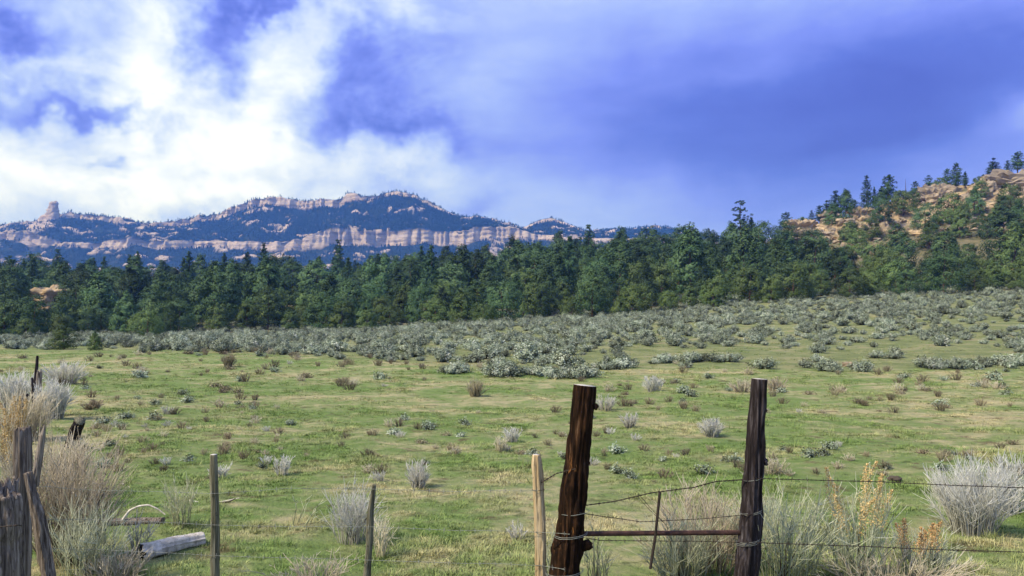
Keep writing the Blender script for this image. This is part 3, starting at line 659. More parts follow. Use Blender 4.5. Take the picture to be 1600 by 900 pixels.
# trees that stand out by themselves
def solo(px, py_base, py_top, kind, var, name, label, group=None, y=None, wide=1.0, rz=0.0):
    if y is None and on_ground(px, py_base, 30)[1] > 262: y = 250
    x, yy, z = on_ground(px, py_base, 30) if y is None else ((px - 800) / F * y, y, float(ground_z((px - 800) / F * y, y)))
    hh = (HOR - py_top) / F * yy + CZ - z; s = hh / TREES[kind][var % len(TREES[kind])][2]
    return place_tree(kind, var, (x, yy, z - .06), rz, (s * wide, s * wide, s), name, label, group)
solo(1157, 362, 311, 'lone_pine', 0, 'lone_pine_tree', 'tall sparse pine standing alone above the wood against the sky', y=262, wide=1.0)
solo(1174, 358, 340, 'pine', 1, 'small_pine_tree', 'small pointed pine just right of the lone sparse pine', y=262, wide=1.2)
RIDGE = [(1228, 330, 'ridge_pine', 0, 'first broad dark pine at the low left end of the rocky ridge'), (1255, 338, 'ridge_pine', 1, 'low dark pine right of the first broad ridge pine'),
         (1281, 320, 'ridge_pine', 2, 'small pine on the ridge just left of the wide bushy pine'), (1305, 297, 'pine', 0, 'wide bushy dark pine on the ridge above tan boulders'), (1336, 312, 'ridge_pine', 0, 'short pine on the ridge left of the slim pointed pine'),
         (1354, 273, 'pine', 0, 'slim pointed pine just left of the leaning pair on the ridge'), (1378, 290, 'pine', 3, 'bushy pine below the leaning pair on the ridge'), (1388, 272, 'ridge_pine', 3, 'leaning pine with two tops in the middle of the ridge'),
         (1408, 298, 'juniper', 0, 'low juniper at the foot of the bare dead snag'), (1430, 282, 'ridge_pine', 0, 'small flat topped pine right of the dead snag'), (1451, 273, 'ridge_pine', 1, 'open layered pine left of the long tan ledge'),
         (1494, 253, 'ridge_pine', 2, 'big dark layered pine above the long tan ledge'), (1508, 268, 'pine', 1, 'pine crowding the right side of the big layered pine'), (1528, 276, 'juniper', 1, 'low green juniper in the dip of the ridge line'), (1536, 272, 'pine', 2, 'small pine behind the low juniper in the dip'),
         (1552, 246, 'pine', 4, 'tall bushy pine left of the corner ridge pine'), (1590, 236, 'ridge_pine', 3, 'big dark pine on the ridge at the right edge'),
         (1268, 328, 'pine', 5, 'round dark pine between the two lowest ridge pines'), (1292, 312, 'ridge_pine', 1, 'slender pine crowding the left of the wide bushy ridge pine'), (1366, 292, 'pine', 1, 'dense dark pine between the slim and the leaning ridge pines'),
         (1470, 278, 'juniper', 2, 'low dark juniper on top of the long tan ridge ledge'), (1480, 262, 'ridge_pine', 0, 'open pine crowding the left of the big layered ridge pine'), (1574, 250, 'pine', 0, 'dense dark pine just left of the right edge ridge pine')]
for i, (px, top, k, v_, lab) in enumerate(RIDGE):
    X = (px - 800) / F * 258
    solo(px, 0, top, k, v_, 'ridge_pine_tree', lab + (', on the skyline' if 'ridge' not in lab else ''), 'pines along the rocky ridge', y=257 - (i % 3) * 2.5, wide=(1.55 if 'wide' in lab or 'bushy' in lab else 1.3) if k == 'pine' and 'slim' not in lab else (1.15, 1.0, 1.2, .85, 1.1, 1.0, .95, 1.0)[i % 8], rz=i * 1.3)
SLOPE = [(1300, 352, 34, 'pinyon'), (1330, 372, 26, 'juniper'), (1322, 338, 40, 'pinyon'), (1375, 352, 46, 'pinyon'), (1362, 376, 34, 'juniper'), (1412, 335, 36, 'juniper'), (1482, 352, 48, 'juniper'), (1430, 320, 24, 'pinyon'), (1522, 340, 44, 'pinyon'), (1500, 372, 40, 'juniper'), (1545, 372, 36, 'pinyon'), (1580, 330, 42, 'juniper'),
         (1590, 365, 48, 'pinyon'), (1560, 352, 36, 'juniper'), (1340, 400, 40, 'juniper'), (1400, 395, 44, 'pinyon'), (1270, 402, 44, 'pinyon'), (1240, 428, 46, 'juniper'), (1452, 388, 42, 'juniper'), (1532, 312, 30, 'juniper'), (1255, 362, 22, 'juniper')]
sl_k = {k: sorted([i for i, q in enumerate(SLOPE) if q[3] == k], key=lambda i: SLOPE[i][0]) for k in ('pinyon', 'juniper')}
for i, (px, pb, hp, k) in enumerate(SLOPE):
    solo(px, pb, pb - hp, k, i, NAME[k], f'{LOOK[k]} standing among the tan rocks of the ridge slope, {ordinal(sl_k[k].index(i))} from left', f'{k} trees among the ridge rocks', rz=i * 1.7, wide=1.05)
solo(100, 546, 512, 'juniper', 1, 'juniper_tree', 'dark round juniper standing out alone on the flat at far left', wide=1.3)
solo(148, 548, 518, 'juniper', 3, 'juniper_tree', 'small grey green juniper right of the lone round juniper', wide=.95, rz=2)
# dead snag
x = (1415 - 800) / F * 257; z = float(ground_z(x, 257)); me, _ = trunk_mesh('snag', np.random.default_rng(2), 7.4, .17, 7, .3, .01, .12)
link('dead_snag', me, loc=(x, 257, z - .2), label='bare dead snag pointing up from the ridge skyline', cat='dead tree')

# ------------------------------------------------------------------ sandstone on the ridge
rr = np.random.default_rng(44)
BOULD = []
for i in range(9):
    sx, sy, sz = (1.0, rr.uniform(.7, 1), rr.uniform(.5, .85)); v, f = rock_body(rr, sx, sy, sz, 11, 8, .12, .36, 5.0, 2.2)
    BOULD.append(mesh_np('boulder', v, [f], [M['sandstone']], False))
def boulder(px, py, wpx, var, name, label, group=None, rz=0., hs=1.0, y=None, tilt=0.):
    if y is None and on_ground(px, py, 60)[1] > 262: y = 252
    x, yy, z = on_ground(px, py, 60) if y is None else ((px - 800) / F * y, y, float(ground_z((px - 800) / F * y, y)))
    s = wpx / F * yy; o = link(name, BOULD[var % 9], loc=(x, yy, z - .12 * s), label=label, cat='boulder', group=group)
    o.scale = (s, s, s * hs); o.rotation_euler = (tilt, tilt * .6, rz); return o
BL = []
for i in range(900):          # strewn over the open slope, thickest along the left shoulder
    px = rr.uniform(1215, 1600); top = interp(px, [(1215, 385), (1240, 368), (1290, 345), (1340, 335), (1380, 325), (1420, 315), (1480, 300), (1600, 285)])
    py = top + rr.uniform(3, 75) ** 1.0
    dn = 1.0 if px < 1400 else .45
    wp = 7 + 19 * rr.random() ** 2.2
    if rr.random() > dn or any(abs(px - b_[0]) < (wp + b_[2]) * .42 and abs(py - b_[1]) < (wp + b_[2]) * .28 for b_ in BL): continue
    BL.append((px, py, wp))
    if len(BL) > 150: break
BL.sort()
bn = {}
for i, (px, py, wp) in enumerate(BL):
    seg = 'at the ridge\'s left end' if px < 1290 else 'below the bushy ridge pine' if px < 1345 else 'below the leaning ridge pines' if px < 1430 else 'under the long tan ledge' if px < 1520 else 'near the right edge ledge'
    up = 'high' if py < interp(px, [(1215, 410), (1290, 372), (1420, 340), (1600, 312)]) else 'low'; lab = f"{'large' if wp > 14 else 'small'} tan boulder {up} on the slope {seg}"; bn[lab] = bn.get(lab, -1) + 1
    boulder(px, py, wp, i, 'sandstone_boulder', lab + f', {ordinal(bn[lab])} from left', f'boulders {seg}', rr.uniform(0, 6.28), rr.uniform(.8, 1.25), None, rr.normal(0, .12))
def ledge(px0, px1, py0, py1, Y, seed, label, depth=.5):
    """a bedded outcrop between two points of the ridge"""
    a, b_ = at(px0, py1, Y), at(px1, py0, Y); w = b_[0] - a[0]; h = b_[2] - a[2]
    v, f = rock_body(np.random.default_rng(seed), w * 1.08, w * depth, h * 1.45, 52, 30, .16, .30, 3.6, 4.5)
    link('sandstone_ledge', mesh_np('sandstone_ledge', v, [f], [M['sandstone']], False), loc=((a[0] + b_[0]) / 2, Y, a[2] - h * .35), label=label, cat='rock ledge')
ledge(1428, 1498, 292, 326, 247, 1, 'long tan sandstone ledge with overhung base on the ridge', .4)
ledge(1544, 1640, 272, 303, 247, 2, 'orange tan sandstone ledge at the right edge of the ridge', .4)
ledge(1392, 1428, 313, 332, 247, 3, 'short tan ledge just left of the long ridge ledge', .6)
ledge(1286, 1310, 331, 345, 250, 4, 'small stepped ledge under the wide bushy ridge pine', .7)
ledge(1330, 1362, 326, 350, 249, 5, 'broken orange ledge under the slim pointed ridge pine', .6)
ledge(1228, 1268, 346, 366, 250, 6, 'stepped tan outcrop at the lowest left end of the ridge', .6)
ledge(1440, 1466, 338, 352, 240, 7, 'pair of rounded tan blocks below the long ledge', .7)
ledge(1246, 1290, 360, 384, 228, 8, 'blocky tan outcrop in the trees at the left ridge shoulder', .6)
ledge(1336, 1376, 352, 374, 226, 9, 'broad tan outcrop halfway down the ridge slope', .6)
ledge(1500, 1528, 344, 362, 226, 10, 'small tan outcrop low on the slope under the right ledge', .6)
boulder(1215, 408, 17, 2, 'white_boulder', 'white bleached boulder in the wood below the left end of the ridge', hs=1.5, y=196)
# the bare dome on the left and a pale rock in the wood
a = at(76, 452, 178); z = float(ground_z(a[0], 178))
v, f = rock_body(np.random.default_rng(9), 8.0, 7, (a[2] - z) * 1.0 + 1.6, 48, 30, .14, .24, 2.2, 3.0)
link('rock_dome', mesh_np('rock_dome', v, [f], [M['sandstone']], True), loc=(a[0], 178, z - .6), label='bare tan rock dome rising among trees at far left', cat='rock')

# ------------------------------------------------------------------ sagebrush
def sage_bush(rng, n=60, per=16, w=1.0, h=.62, size=.028, mat='sage_leaves'):
    a = rng.uniform(0, 6.283, n); q = np.sqrt(rng.random(n)); seed = rng.uniform(0, 40)
    lob = 1 + .35 * fbm(np.cos(a) * 1.6 + seed, np.sin(a) * 1.6, o=2)
    tip = np.stack([.5 * w * q * lob * np.cos(a), .5 * w * q * lob * np.sin(a), h * (1 - .55 * q ** 2) * rng.uniform(.6, 1.1, n)], -1)
    u = np.linspace(0, 1, 4); b0 = tip * np.array([.12, .12, 0]) - np.array([0, 0, .04])
    P = b0[:, None] + (tip - b0)[:, None] * u[None, :, None]; P[..., 2] += .08 * np.sin(u * 3.14) * (1 - q)[:, None]
    v1, f1 = tubes(P, np.broadcast_to(.009 * (1 - .7 * u), (n, 4)), 3)
    tt = rng.uniform(.45, 1.08, (n, per)); C = b0[:, None] + (tip - b0)[:, None] * tt[..., None] + rng.normal(0, .045, (n, per, 3))
    C[..., 2] = np.maximum(C[..., 2], .02)
    dirs = unit(np.repeat((tip - b0)[:, None], per, 1) + rng.normal(0, .12, (n, per, 3)))
    v2, f2 = quads(C.reshape(-1, 3), size, rng, .6, .8, unit(dirs.reshape(-1, 3) + np.array([0, 0, .45])))
    tn = np.clip(np.repeat(np.clip(rng.normal(.48, .26, n), 0, 1), per) + rng.normal(0, .12, n * per), 0, 1)
    v, fs, at_ = join([(v1, [f1], 0.0), (v2, [f2], 0.0)]); at_ = np.concatenate([np.full(len(v1), .05), np.repeat(tn, 4)])
    return mesh_np('sagebrush', v, fs, [M[mat]], False, {'tint': at_})
rs = np.random.default_rng(55)
SAGE = [sage_bush(rs, 70, 34, 1.1 + rs.uniform(-.15, .25), .5 + rs.uniform(-.08, .1)) for _ in range(7)]
cand = poisson(rs, -140, 145, 22, 172, lambda x, y: 1.22, 50000)
cz = ground_z(cand[:, 0], cand[:, 1]); cpx, cpy = proj(cand[:, 0], cand[:, 1], cz)
line = interp(cpx, SAGE_LINE); edge = interp(cpx, EDGE)
inside = (cpy < line + 4 * vnoise(cand[:, 0] / 3, cand[:, 1] / 3)) & (cpy > edge - 18) & (cpx > -60) & (cpx < 1660)
# thickest along the wood, with grassy openings towards the meadow at right
gapn = fbm(cand[:, 0] / 9, cand[:, 1] / 16, o=3)
thin = interp(cpx, [(0, .15), (450, 0), (850, .05), (1000, .42), (1600, .5)]) * sstep(cpy - edge, 22, 60)
pk = np.clip(.84 - .85 * thin + .8 * gapn * (.5 + thin), 0.04, 1)
pk = np.where((cpx < 380) & (cpy > 535), pk * .75, pk)
k_ = inside & (rs.random(len(cand)) < pk)
sage = [[x, y, z, int(rs.integers(0, 7)), rs.uniform(0, 6.28), s] for x, y, z, s in zip(cand[k_, 0], cand[k_, 1], cz[k_], np.clip(rs.lognormal(-.08, .34, k_.sum()), .35, 1.7) * (1 - .35 * thin[k_]))]
# the big clumps that stand at the lower edge
for (px, pb, wpx, nb) in [(892, 592, 62, 5), (835, 588, 40, 3), (780, 588, 46, 3), (705, 584, 30, 3), (1390, 560, 50, 4), (1320, 582, 60, 5), (1480, 575, 62, 6), (1520, 575, 50, 4), (1590, 572, 40, 4), (1110, 565, 70, 6), (1040, 568, 40, 3), (940, 578, 40, 3), (985, 575, 30, 2)]:
    x, y, z = on_ground(px, pb, 15); w = wpx / F * y
    for j in range(nb):
        xx, yy = x + rs.uniform(-.5, .5) * w, y + rs.uniform(-.1, .7) * w * .6
        sage.append([xx, yy, float(ground_z(xx, yy)), int(rs.integers(0, 7)), rs.uniform(0, 6.28), rs.uniform(.65, 1.1)])
ar = shown(sage, lambda i: (.6 * i[5], 1.1 * i[5]), .7); od = np.argsort(-ar)
near = sorted([sage[q] for q in od[:295]], key=lambda i: proj(*i[:3])[0])
SEG = [(210, 'far left'), (420, 'below the mesa saddle'), (640, 'in front of the left wood'), (760, 'below the pale cliff band'), (900, 'left of the thick post'), (1060, 'right of the thick post'), (1190, 'left of the slim post'), (1330, 'right of the slim post'), (1470, 'below the long ridge ledge'), (9999, 'at the right edge')]
segn = {}
for i in near:
    px, py = proj(*i[:3]); sg = 'at the far left' if px < 210 else next(t_ for lim, t_ in SEG if px < lim); row = 'foremost' if py > interp(px, SAGE_LINE) - 14 else 'middle' if py > interp(px, SAGE_LINE) - 34 else 'rear'
    kk = (row, sg, 'big' if i[5] > .95 else 'small'); segn.setdefault(kk, []).append(i)
for (row, sg, bg), lst in segn.items():
    for j, i in enumerate(lst):
        o = link('sagebrush', SAGE[i[3]], loc=(i[0], i[1], i[2]), label=f'{bg} grey sagebrush, {row} rows {sg}' + (f', {ordinal(j)} from left' if 1 < len(lst) < 70 else ''), cat='sagebrush', group='sagebrush on the flat')
        o.rotation_euler = (0, 0, i[4]); o.scale = (i[5],) * 3
rest = [sage[q] for q in od[295:]]
sp_ = [proto_obj('sage_foliage', m_) for m_ in SAGE]
scatter('sage_flat', [i[:3] for i in rest], [(0, 0, i[4]) for i in rest], [i[5] for i in rest], [i[3] for i in rest], sp_, 'grey green sagebrush covering the flat before the wood')
print('sage', len(sage))

# ------------------------------------------------------------------ grass
def tuft(rng, n, h, spread, wd, lean=.5):
    a = rng.uniform(0, 6.283, n); r = spread * np.sqrt(rng.random(n)); p0 = np.stack([r * np.cos(a), r * np.sin(a), np.full(n, -.01)], -1)
    a2 = a + rng.normal(0, .8, n); l_ = h * rng.uniform(.5, 1.15, n); le = lean * rng.uniform(.2, 1.3, n)
    d = np.stack([np.cos(a2), np.sin(a2), np.zeros(n)], -1); side = np.stack([-np.sin(a2), np.cos(a2), np.zeros(n)], -1)
    Vv = []
    for t_, wf in ((0, 1), (.5, .8), (1, .12)):
        c_ = p0 + d * (le * l_ * t_ ** 1.7)[:, None] + np.array([0, 0, 1]) * (l_ * t_ * (1 - .25 * le * t_))[:, None]
        Vv += [c_ - side * wd * wf, c_ + side * wd * wf]
    Vv = np.stack(Vv, 1).reshape(-1, 3); b_ = (np.arange(n) * 6)[:, None]
    f = np.concatenate([b_ + np.array([0, 1, 3, 2]), b_ + np.array([2, 3, 5, 4])])
    return mesh_np('grass_tuft', Vv, [f], [M['grass']], True, {'tint': np.repeat(np.clip(rng.normal(.5, .2, n), 0, 1), 6)})
rg2 = np.random.default_rng(66)
gp = [proto_obj('grass_tuft', tuft(rg2, 34, .045, .10, .003, 1.2)) for _ in range(3)] + [proto_obj('grass_tuft', tuft(rg2, 24, .075, .06, .003, .9)) for _ in range(3)] + [proto_obj('grass_tuft', tuft(rg2, 18, .13, .07, .003, .7)) for _ in range(2)]
pts = []
for (y0, y1, dens_) in ((5.2, 9, 190), (9, 14, 120), (14, 22, 62), (22, 36, 26), (36, 62, 9), (62, 95, 2.5)):
    half = .68; n_ = int(dens_ * half * (y1 ** 2 - y0 ** 2)); yy = np.sqrt(rg2.uniform(y0 ** 2, y1 ** 2, n_)); xx = rg2.uniform(-half, half, n_) * yy
    pts.append(np.stack([xx, yy, np.full(n_, (y0 + y1) / 2)], -1))
pts = np.concatenate(pts); gzz = ground_z(pts[:, 0], pts[:, 1])
cl = fbm(pts[:, 0] / .9, pts[:, 1] / .9, o=3); cl2 = fbm(pts[:, 0] / 4, pts[:, 1] / 4, o=3)
kp = rg2.random(len(pts)) < np.clip(.62 + .7 * cl, .08, 1) * (1 - .6 * sage_frac(pts[:, 0], pts[:, 1], gzz))
pts, gzz, cl, cl2 = pts[kp], gzz[kp], cl[kp], cl2[kp]; n_ = len(pts)
far = interp(pts[:, 1], [(5, .9), (10, 1.0), (20, 1.25), (40, 1.8), (90, 2.4)])
idx = np.where(rg2.random(n_) < np.clip(interp(pts[:, 1], [(6, .2), (12, .1)]) + .2 * cl2, .01, .5), rg2.integers(3, 8, n_), rg2.integers(0, 3, n_))
sc_ = far * .86 * rg2.uniform(.6, 1.2, n_) * np.clip(1 + .5 * cl, .5, 1.6)
scatter('grass', np.stack([pts[:, 0], pts[:, 1], gzz], -1), zrot(rg2, n_, .12), np.stack([sc_, sc_, sc_ * interp(pts[:, 1], [(5, 1), (20, .8), (60, .55)])], -1), idx, gp, 'short green and straw coloured grass of the meadow')
print('grass', n_)

# ------------------------------------------------------------------ brush and weeds
def brush(rng, n, h, w, mat, sub=7, r=.0035, upright=.6, arch=.12, twig=None, base=.22, seeds=0.0, leafy=0, tall=0.0):
    """a broom of stems: main stems fan out from the base, side shoots rise from them"""
    a = rng.uniform(0, 6.283, n); q = np.sqrt(rng.random(n)); d = np.stack([np.cos(a), np.sin(a)], -1)
    hh = h * (1 - .35 * q ** 2 * (1 - upright)) * rng.uniform(.45, 1.05, n); u = np.linspace(0, 1, 7)
    if tall: hh[:max(2, int(n * tall))] = h * rng.uniform(.95, 1.3, max(2, int(n * tall)))
    b0 = d * (base * w * q)[:, None]; tip = d * (.5 * w * q * rng.uniform(.75, 1.15, n))[:, None]
    P = np.zeros((n, 7, 3)); P[..., :2] = b0[:, None] + (tip - b0)[:, None] * (u ** (.72 + .9 * upright))[None, :, None] + (rng.normal(0, .012, (n, 7, 2)) + rng.normal(0, .07 * w, (n, 1, 2)) * u[None, :, None]) * u[None, :, None]
    P[..., 2] = hh[:, None] * (u + arch * np.sin(u * np.pi))[None] - .03
    rad = r * 1.7 * (1 - .65 * u)[None] * rng.uniform(.7, 1.3, (n, 1))
    v1, f1 = tubes(P, rad, 3); tint1 = np.repeat((np.clip(.05 + .75 * u, 0, 1)[None] + rng.normal(0, .12, (n, 1))).ravel(), 3)
    # side shoots
    m = n * sub; s_i = np.repeat(np.arange(n), sub); t0 = rng.uniform(.25, .92, m); k0 = t0 * 6; i0 = np.minimum(k0.astype(int), 5); fr = (k0 - i0)[:, None]
    p0 = P[s_i, i0] * (1 - fr) + P[s_i, i0 + 1] * fr; td = unit(P[s_i, i0 + 1] - P[s_i, i0])
    dr = unit(td + rng.normal(0, .5, (m, 3)) + np.array([0, 0, .25])); ln = (.16 + .22 * (1 - t0)) * h * rng.uniform(.5, 1.3, m); u2 = np.linspace(0, 1, 4)
    P2 = p0[:, None] + dr[:, None] * (ln[:, None] * u2)[..., None]; P2[..., 2] += (ln * .15)[:, None] * u2 ** 2
    v2, f2 = tubes(P2, r * (1 - .6 * u2)[None] * np.ones((m, 1)), 3)
    tint2 = np.repeat((np.clip(.35 + .5 * t0[:, None] + .2 * u2[None], 0, 1) + rng.normal(0, .12, (m, 1))).ravel(), 3)
    V_, F_, A_ = join([(v1, [f1], 0), (v2, [f2], 0)]); A_ = np.concatenate([tint1, tint2])
    if leafy:
        e = P2[:, 1:].reshape(-1, 3); e = e[rng.integers(0, len(e), leafy)] + rng.normal(0, .012, (leafy, 3))
        v3, f3 = quads(e, .011, rng, asp=.4); V_, F_, _ = join([(V_, F_, 0), (v3, [f3], 0)]); A_ = np.concatenate([A_, np.repeat(rng.uniform(.4, 1, leafy), 4)])
    me = mesh_np('stems', V_, F_, [M[mat]], True, {'tint': np.clip(A_, 0, 1)})
    return me, P, P2
def seedheads(rng, P, frac, per=520, size=.007, start=.45, wd=.022):
    sel = np.argsort(-P[:, -1, 2])[:max(1, int(len(P) * frac))]; C = []
    for i in sel:
        t_ = rng.uniform(start, 1.03, per); q = np.stack([np.interp(t_, np.linspace(0, 1, P.shape[1]), P[i, :, j]) for j in range(3)], -1)
        C.append(q + rng.normal(0, wd, (per, 3)) * (1.15 - t_)[:, None] * np.array([1, 1, .6]) * 2)
    C = np.concatenate(C); v, f = quads(C, size, rng, asp=.6)
    return mesh_np('seedheads', v, [f], [M['rust_seedheads']], False, {'tint': np.repeat(rng.random(len(C)), 4)})
def twigs(rng, n, h, w, r=.006):
    a = rng.uniform(0, 6.283, n); u = np.linspace(0, 1, 6); P = np.zeros((n, 6, 3)); rr_ = .5 * w * rng.uniform(.3, 1, n)
    P[..., 0] = np.cos(a)[:, None] * rr_[:, None] * u; P[..., 1] = np.sin(a)[:, None] * rr_[:, None] * u
    P[..., 2] = (h * rng.uniform(.35, .8, n))[:, None] * u ** .9 - .02; P += rng.normal(0, .012, P.shape) * u[None, :, None]
    v, f = tubes(P, r * (1 - .75 * u)[None] * np.ones((n, 1)), 4); return mesh_np('dark_twigs', v, [f], [M['dark_twigs']], True, {'tint': rng.random(len(v))})
def plant(px, pb, top, wpx, seed, mat, label, n=60, sub=7, upright=.6, r=.0035, Y=None, tw=0, seeds=0, name='rabbitbrush', cat='bush', rz=0., leafy=0, group=None, arch=.12, tiltx=0., hz=0.):
    if Y is None: x, y, z = on_ground(px, pb)
    else: y = Y; x = (px - 800) / F * Y; z = float(ground_z(x, y))
    h = (HOR - top) / F * y + CZ - z; w = wpx / F * y; rng = np.random.default_rng(seed)
    me, P_, P2_ = brush(rng, n, h / (1.05 + arch * .3), w, mat, sub, r, upright, arch, leafy=leafy, tall=seeds)
    o = root(name, (x, y, z), label, cat, group, rz); link('stems', me, o); o.rotation_euler = (0, tiltx, rz)
    if tw: link('dark_twigs', twigs(rng, tw, h, w), o)
    if seeds: link('seedheads', seedheads(rng, P_, seeds), o)
    return o
# the near brush along the fence
plant(1100, 915, 738, 215, 1, 'straw_brush_stems', 'big straw coloured rabbitbrush behind the pipe between the two gate posts', 95, 9, .6, .0032, Y=7.3, tw=5)
plant(1065, 905, 790, 150, 2, 'green_brush_stems', 'low grey green brush under the rusty pipe by the thin rod', 70, 8, .6, .0034, Y=6.9, tw=4)
plant(1222, 925, 742, 210, 3, 'green_brush_stems', 'big pale green rabbitbrush just right of the slim gate post', 80, 9, .5, .003, Y=7.0, tw=10)
plant(1338, 920, 752, 130, 4, 'green_brush_stems', 'tall brush with rusty orange seed spikes right of the gate', 46, 7, .8, .0036, Y=6.9, tw=8, seeds=.2)
plant(1440, 915, 812, 130, 5, 'green_brush_stems', 'shorter brush with orange seed spikes left of the silver bush', 42, 7, .75, .0036, Y=7.0, tw=6, seeds=.16)
plant(1390, 925, 838, 260, 6, 'straw_brush_stems', 'low dry straw brush along the bottom edge at right', 90, 7, .3, .0034, Y=6.8)
plant(1518, 832, 706, 135, 7, 'pale_brush_stems', 'large silvery white rabbitbrush below the upper wire at right', 170, 10, .42, .0032, tw=12)
plant(1580, 800, 700, 75, 8, 'pale_brush_stems', 'small silvery rabbitbrush touching the right edge of the meadow', 60, 8, .7, .004, tw=4)
plant(548, 848, 738, 92, 9, 'pale_brush_stems', 'spiky silver rabbitbrush left of the slim leaning stay', 60, 8, .42, .003, tw=8)
plant(595, 870, 790, 50, 10, 'straw_brush_stems', 'thin straw grass clump at the foot of the slim leaning stay', 26, 4, .5, .003)
plant(653, 763, 713, 42, 11, 'pale_brush_stems', 'small silvery brush in the meadow right of the spiky silver one', 50, 6, .75, .0045)
plant(440, 742, 706, 36, 12, 'pale_brush_stems', 'small pale brush in the meadow right of the greenish stay', 30, 5, .7, .0045)
plant(342, 748, 718, 40, 13, 'pale_brush_stems', 'small grey brush half hidden behind the greenish stay', 30, 6, .5, .004, tw=4)
plant(283, 822, 740, 62, 14, 'green_brush_stems', 'thin pale weed left of the greenish stay', 30, 6, .8, .003)
plant(215, 868, 775, 50, 15, 'pale_brush_stems', 'thin pale weed standing before the silver log', 16, 5, .8, .003)
plant(472, 820, 752, 70, 16, 'green_brush_stems', 'few long pale blades leaning right in mid meadow', 11, 1, .4, .004, tiltx=.5)
plant(808, 843, 805, 46, 17, 'pale_brush_stems', 'short pale blades left of the pale peeled stay', 14, 3, .5, .004)
plant(1112, 682, 648, 44, 18, 'pale_brush_stems', 'pale brush alone in the green meadow between the gate posts', 70, 6, .5, .006, tw=5)
plant(1212, 740, 708, 50, 19, 'straw_brush_stems', 'straw tuft in the meadow right of the slim gate post', 36, 5, .5, .0045)
plant(985, 668, 640, 34, 20, 'pale_brush_stems', 'small pale tuft right of the thick gate post', 36, 5, .5, .006)
plant(1022, 612, 582, 40, 21, 'pale_brush_stems', 'white brush at the meadow edge between the gate post tops', 50, 6, .6, .008)
plant(1160, 612, 588, 46, 22, 'straw_brush_stems', 'tan brush left of the slim gate post top', 50, 6, .5, .008)
plant(1212, 612, 586, 34, 23, 'straw_brush_stems', 'tan brush right of the slim gate post top', 50, 6, .5, .008)
plant(743, 620, 588, 34, 24, 'weed_stems', 'brown twiggy shrub alone at the upper meadow edge', 60, 6, .6, .008, tw=6)
plant(357, 574, 548, 26, 25, 'weed_stems', 'dark twiggy shrub alone at the left meadow edge', 60, 6, .5, .011, tw=8)
plant(800, 690, 662, 34, 26, 'pale_brush_stems', 'small pale weed in mid meadow left of the thick post', 36, 5, .5, .005)
plant(780, 705, 676, 30, 27, 'straw_brush_stems', 'small straw weed in mid meadow beside the pale one', 30, 5, .5, .005)
plant(945, 640, 612, 40, 28, 'pale_brush_stems', 'pale tuft just right of the thick gate post top', 36, 5, .4, .006)
plant(868, 905, 815, 60, 29, 'green_brush_stems', 'green blades at the foot of the thick gate post', 26, 3, .45, .004, Y=6.9)
plant(935, 905, 800, 60, 30, 'green_brush_stems', 'long blades leaning out right of the thick gate post', 16, 2, .3, .004, Y=6.8)
# the overgrown fence corner at left
plant(100, 905, 650, 165, 31, 'straw_brush_stems', 'tall tangled straw brush right of the broken corner posts', 140, 9, .6, .0032, Y=7.4, tw=18, leafy=1200)
plant(132, 925, 765, 130, 32, 'green_brush_stems', 'grey green brush at the foot of the tangled straw brush', 70, 9, .5, .003, Y=7.0, tw=10)
plant(20, 800, 645, 60, 33, 'straw_brush_stems', 'orange topped dry grass at the left edge behind the posts', 60, 6, .8, .004, Y=9.5, seeds=.5)
plant(105, 780, 672, 90, 34, 'straw_brush_stems', 'dry straw brush behind the tangled corner brush', 90, 8, .6, .004, Y=10.5, tw=6)
plant(40, 690, 600, 90, 35, 'straw_brush_stems', 'dry pink brown brush under the far dark posts', 90, 8, .5, .006, Y=15.5)
plant(85, 662, 585, 60, 36, 'pale_brush_stems', 'white feathery brush beside the far dark posts', 90, 8, .6, .007, Y=19)
plant(22, 640, 572, 70, 37, 'pale_brush_stems', 'white brush at the left edge left of the far posts', 90, 8, .6, .007, Y=21)
plant(100, 600, 560, 70, 38, 'pale_brush_stems', 'whitish brush right of the far dark post top', 90, 7, .5, .009, Y=30)
plant(180, 930, 840, 120, 39, 'straw_brush_stems', 'low straw litter and stems at the bottom left', 60, 6, .3, .0034, Y=6.9)
plant(490, 925, 862, 170, 40, 'straw_brush_stems', 'low dry stems at the bottom edge between the stays', 60, 5, .35, .003, Y=6.75)
plant(145, 640, 620, 36, 41, 'weed_stems', 'flat brown shrub in the meadow right of the far posts', 60, 6, .2, .008, tw=6)
# small weeds all over the meadow
rw = np.random.default_rng(77)
WEED = [brush(rw, 26, .30, .5, mt, 4, .006, .4)[0] for mt in ('weed_stems', 'pale_brush_stems', 'weed_stems', 'straw_brush_stems')] + [sage_bush(rw, 26, 12, .5, .26, .03) for _ in range(2)] + [sage_bush(rw, 24, 12, .45, .14, .02, 'weed_stems')]
WN = ['brown', 'pale', 'dark', 'straw', 'grey', 'grey', 'low brown']
wl = []
while len(wl) < 400:
    px, py = rw.uniform(0, 1600), 560 + 190 * rw.random() ** 1.8
    if py < interp(px, SAGE_LINE) + 3 or px < 90 and py > 640: continue
    x, y, z = (px - 800) / F * (CZ * F / (py - HOR)), CZ * F / (py - HOR), 0
    y = min(y, 60); x = (px - 800) / F * y
    if vnoise(x / 4, y / 6) < -.25: continue
    dk = rw.random(); vr = int(rw.choice([0, 1, 2, 3, 4, 5, 6], p=[.27, .06, .20, .16, .11, .08, .12]))
    wl.append([x, y, float(ground_z(x, y)), vr, rw.uniform(0, 6.28), rw.uniform(.45, 1.15) * interp(y, [(10, .5), (18, .62), (30, 1.1), (50, 1.4)])])
ar = shown(wl, lambda i: (.3 * i[5], .5 * i[5]), .7); od = np.argsort(-ar); zones = {}
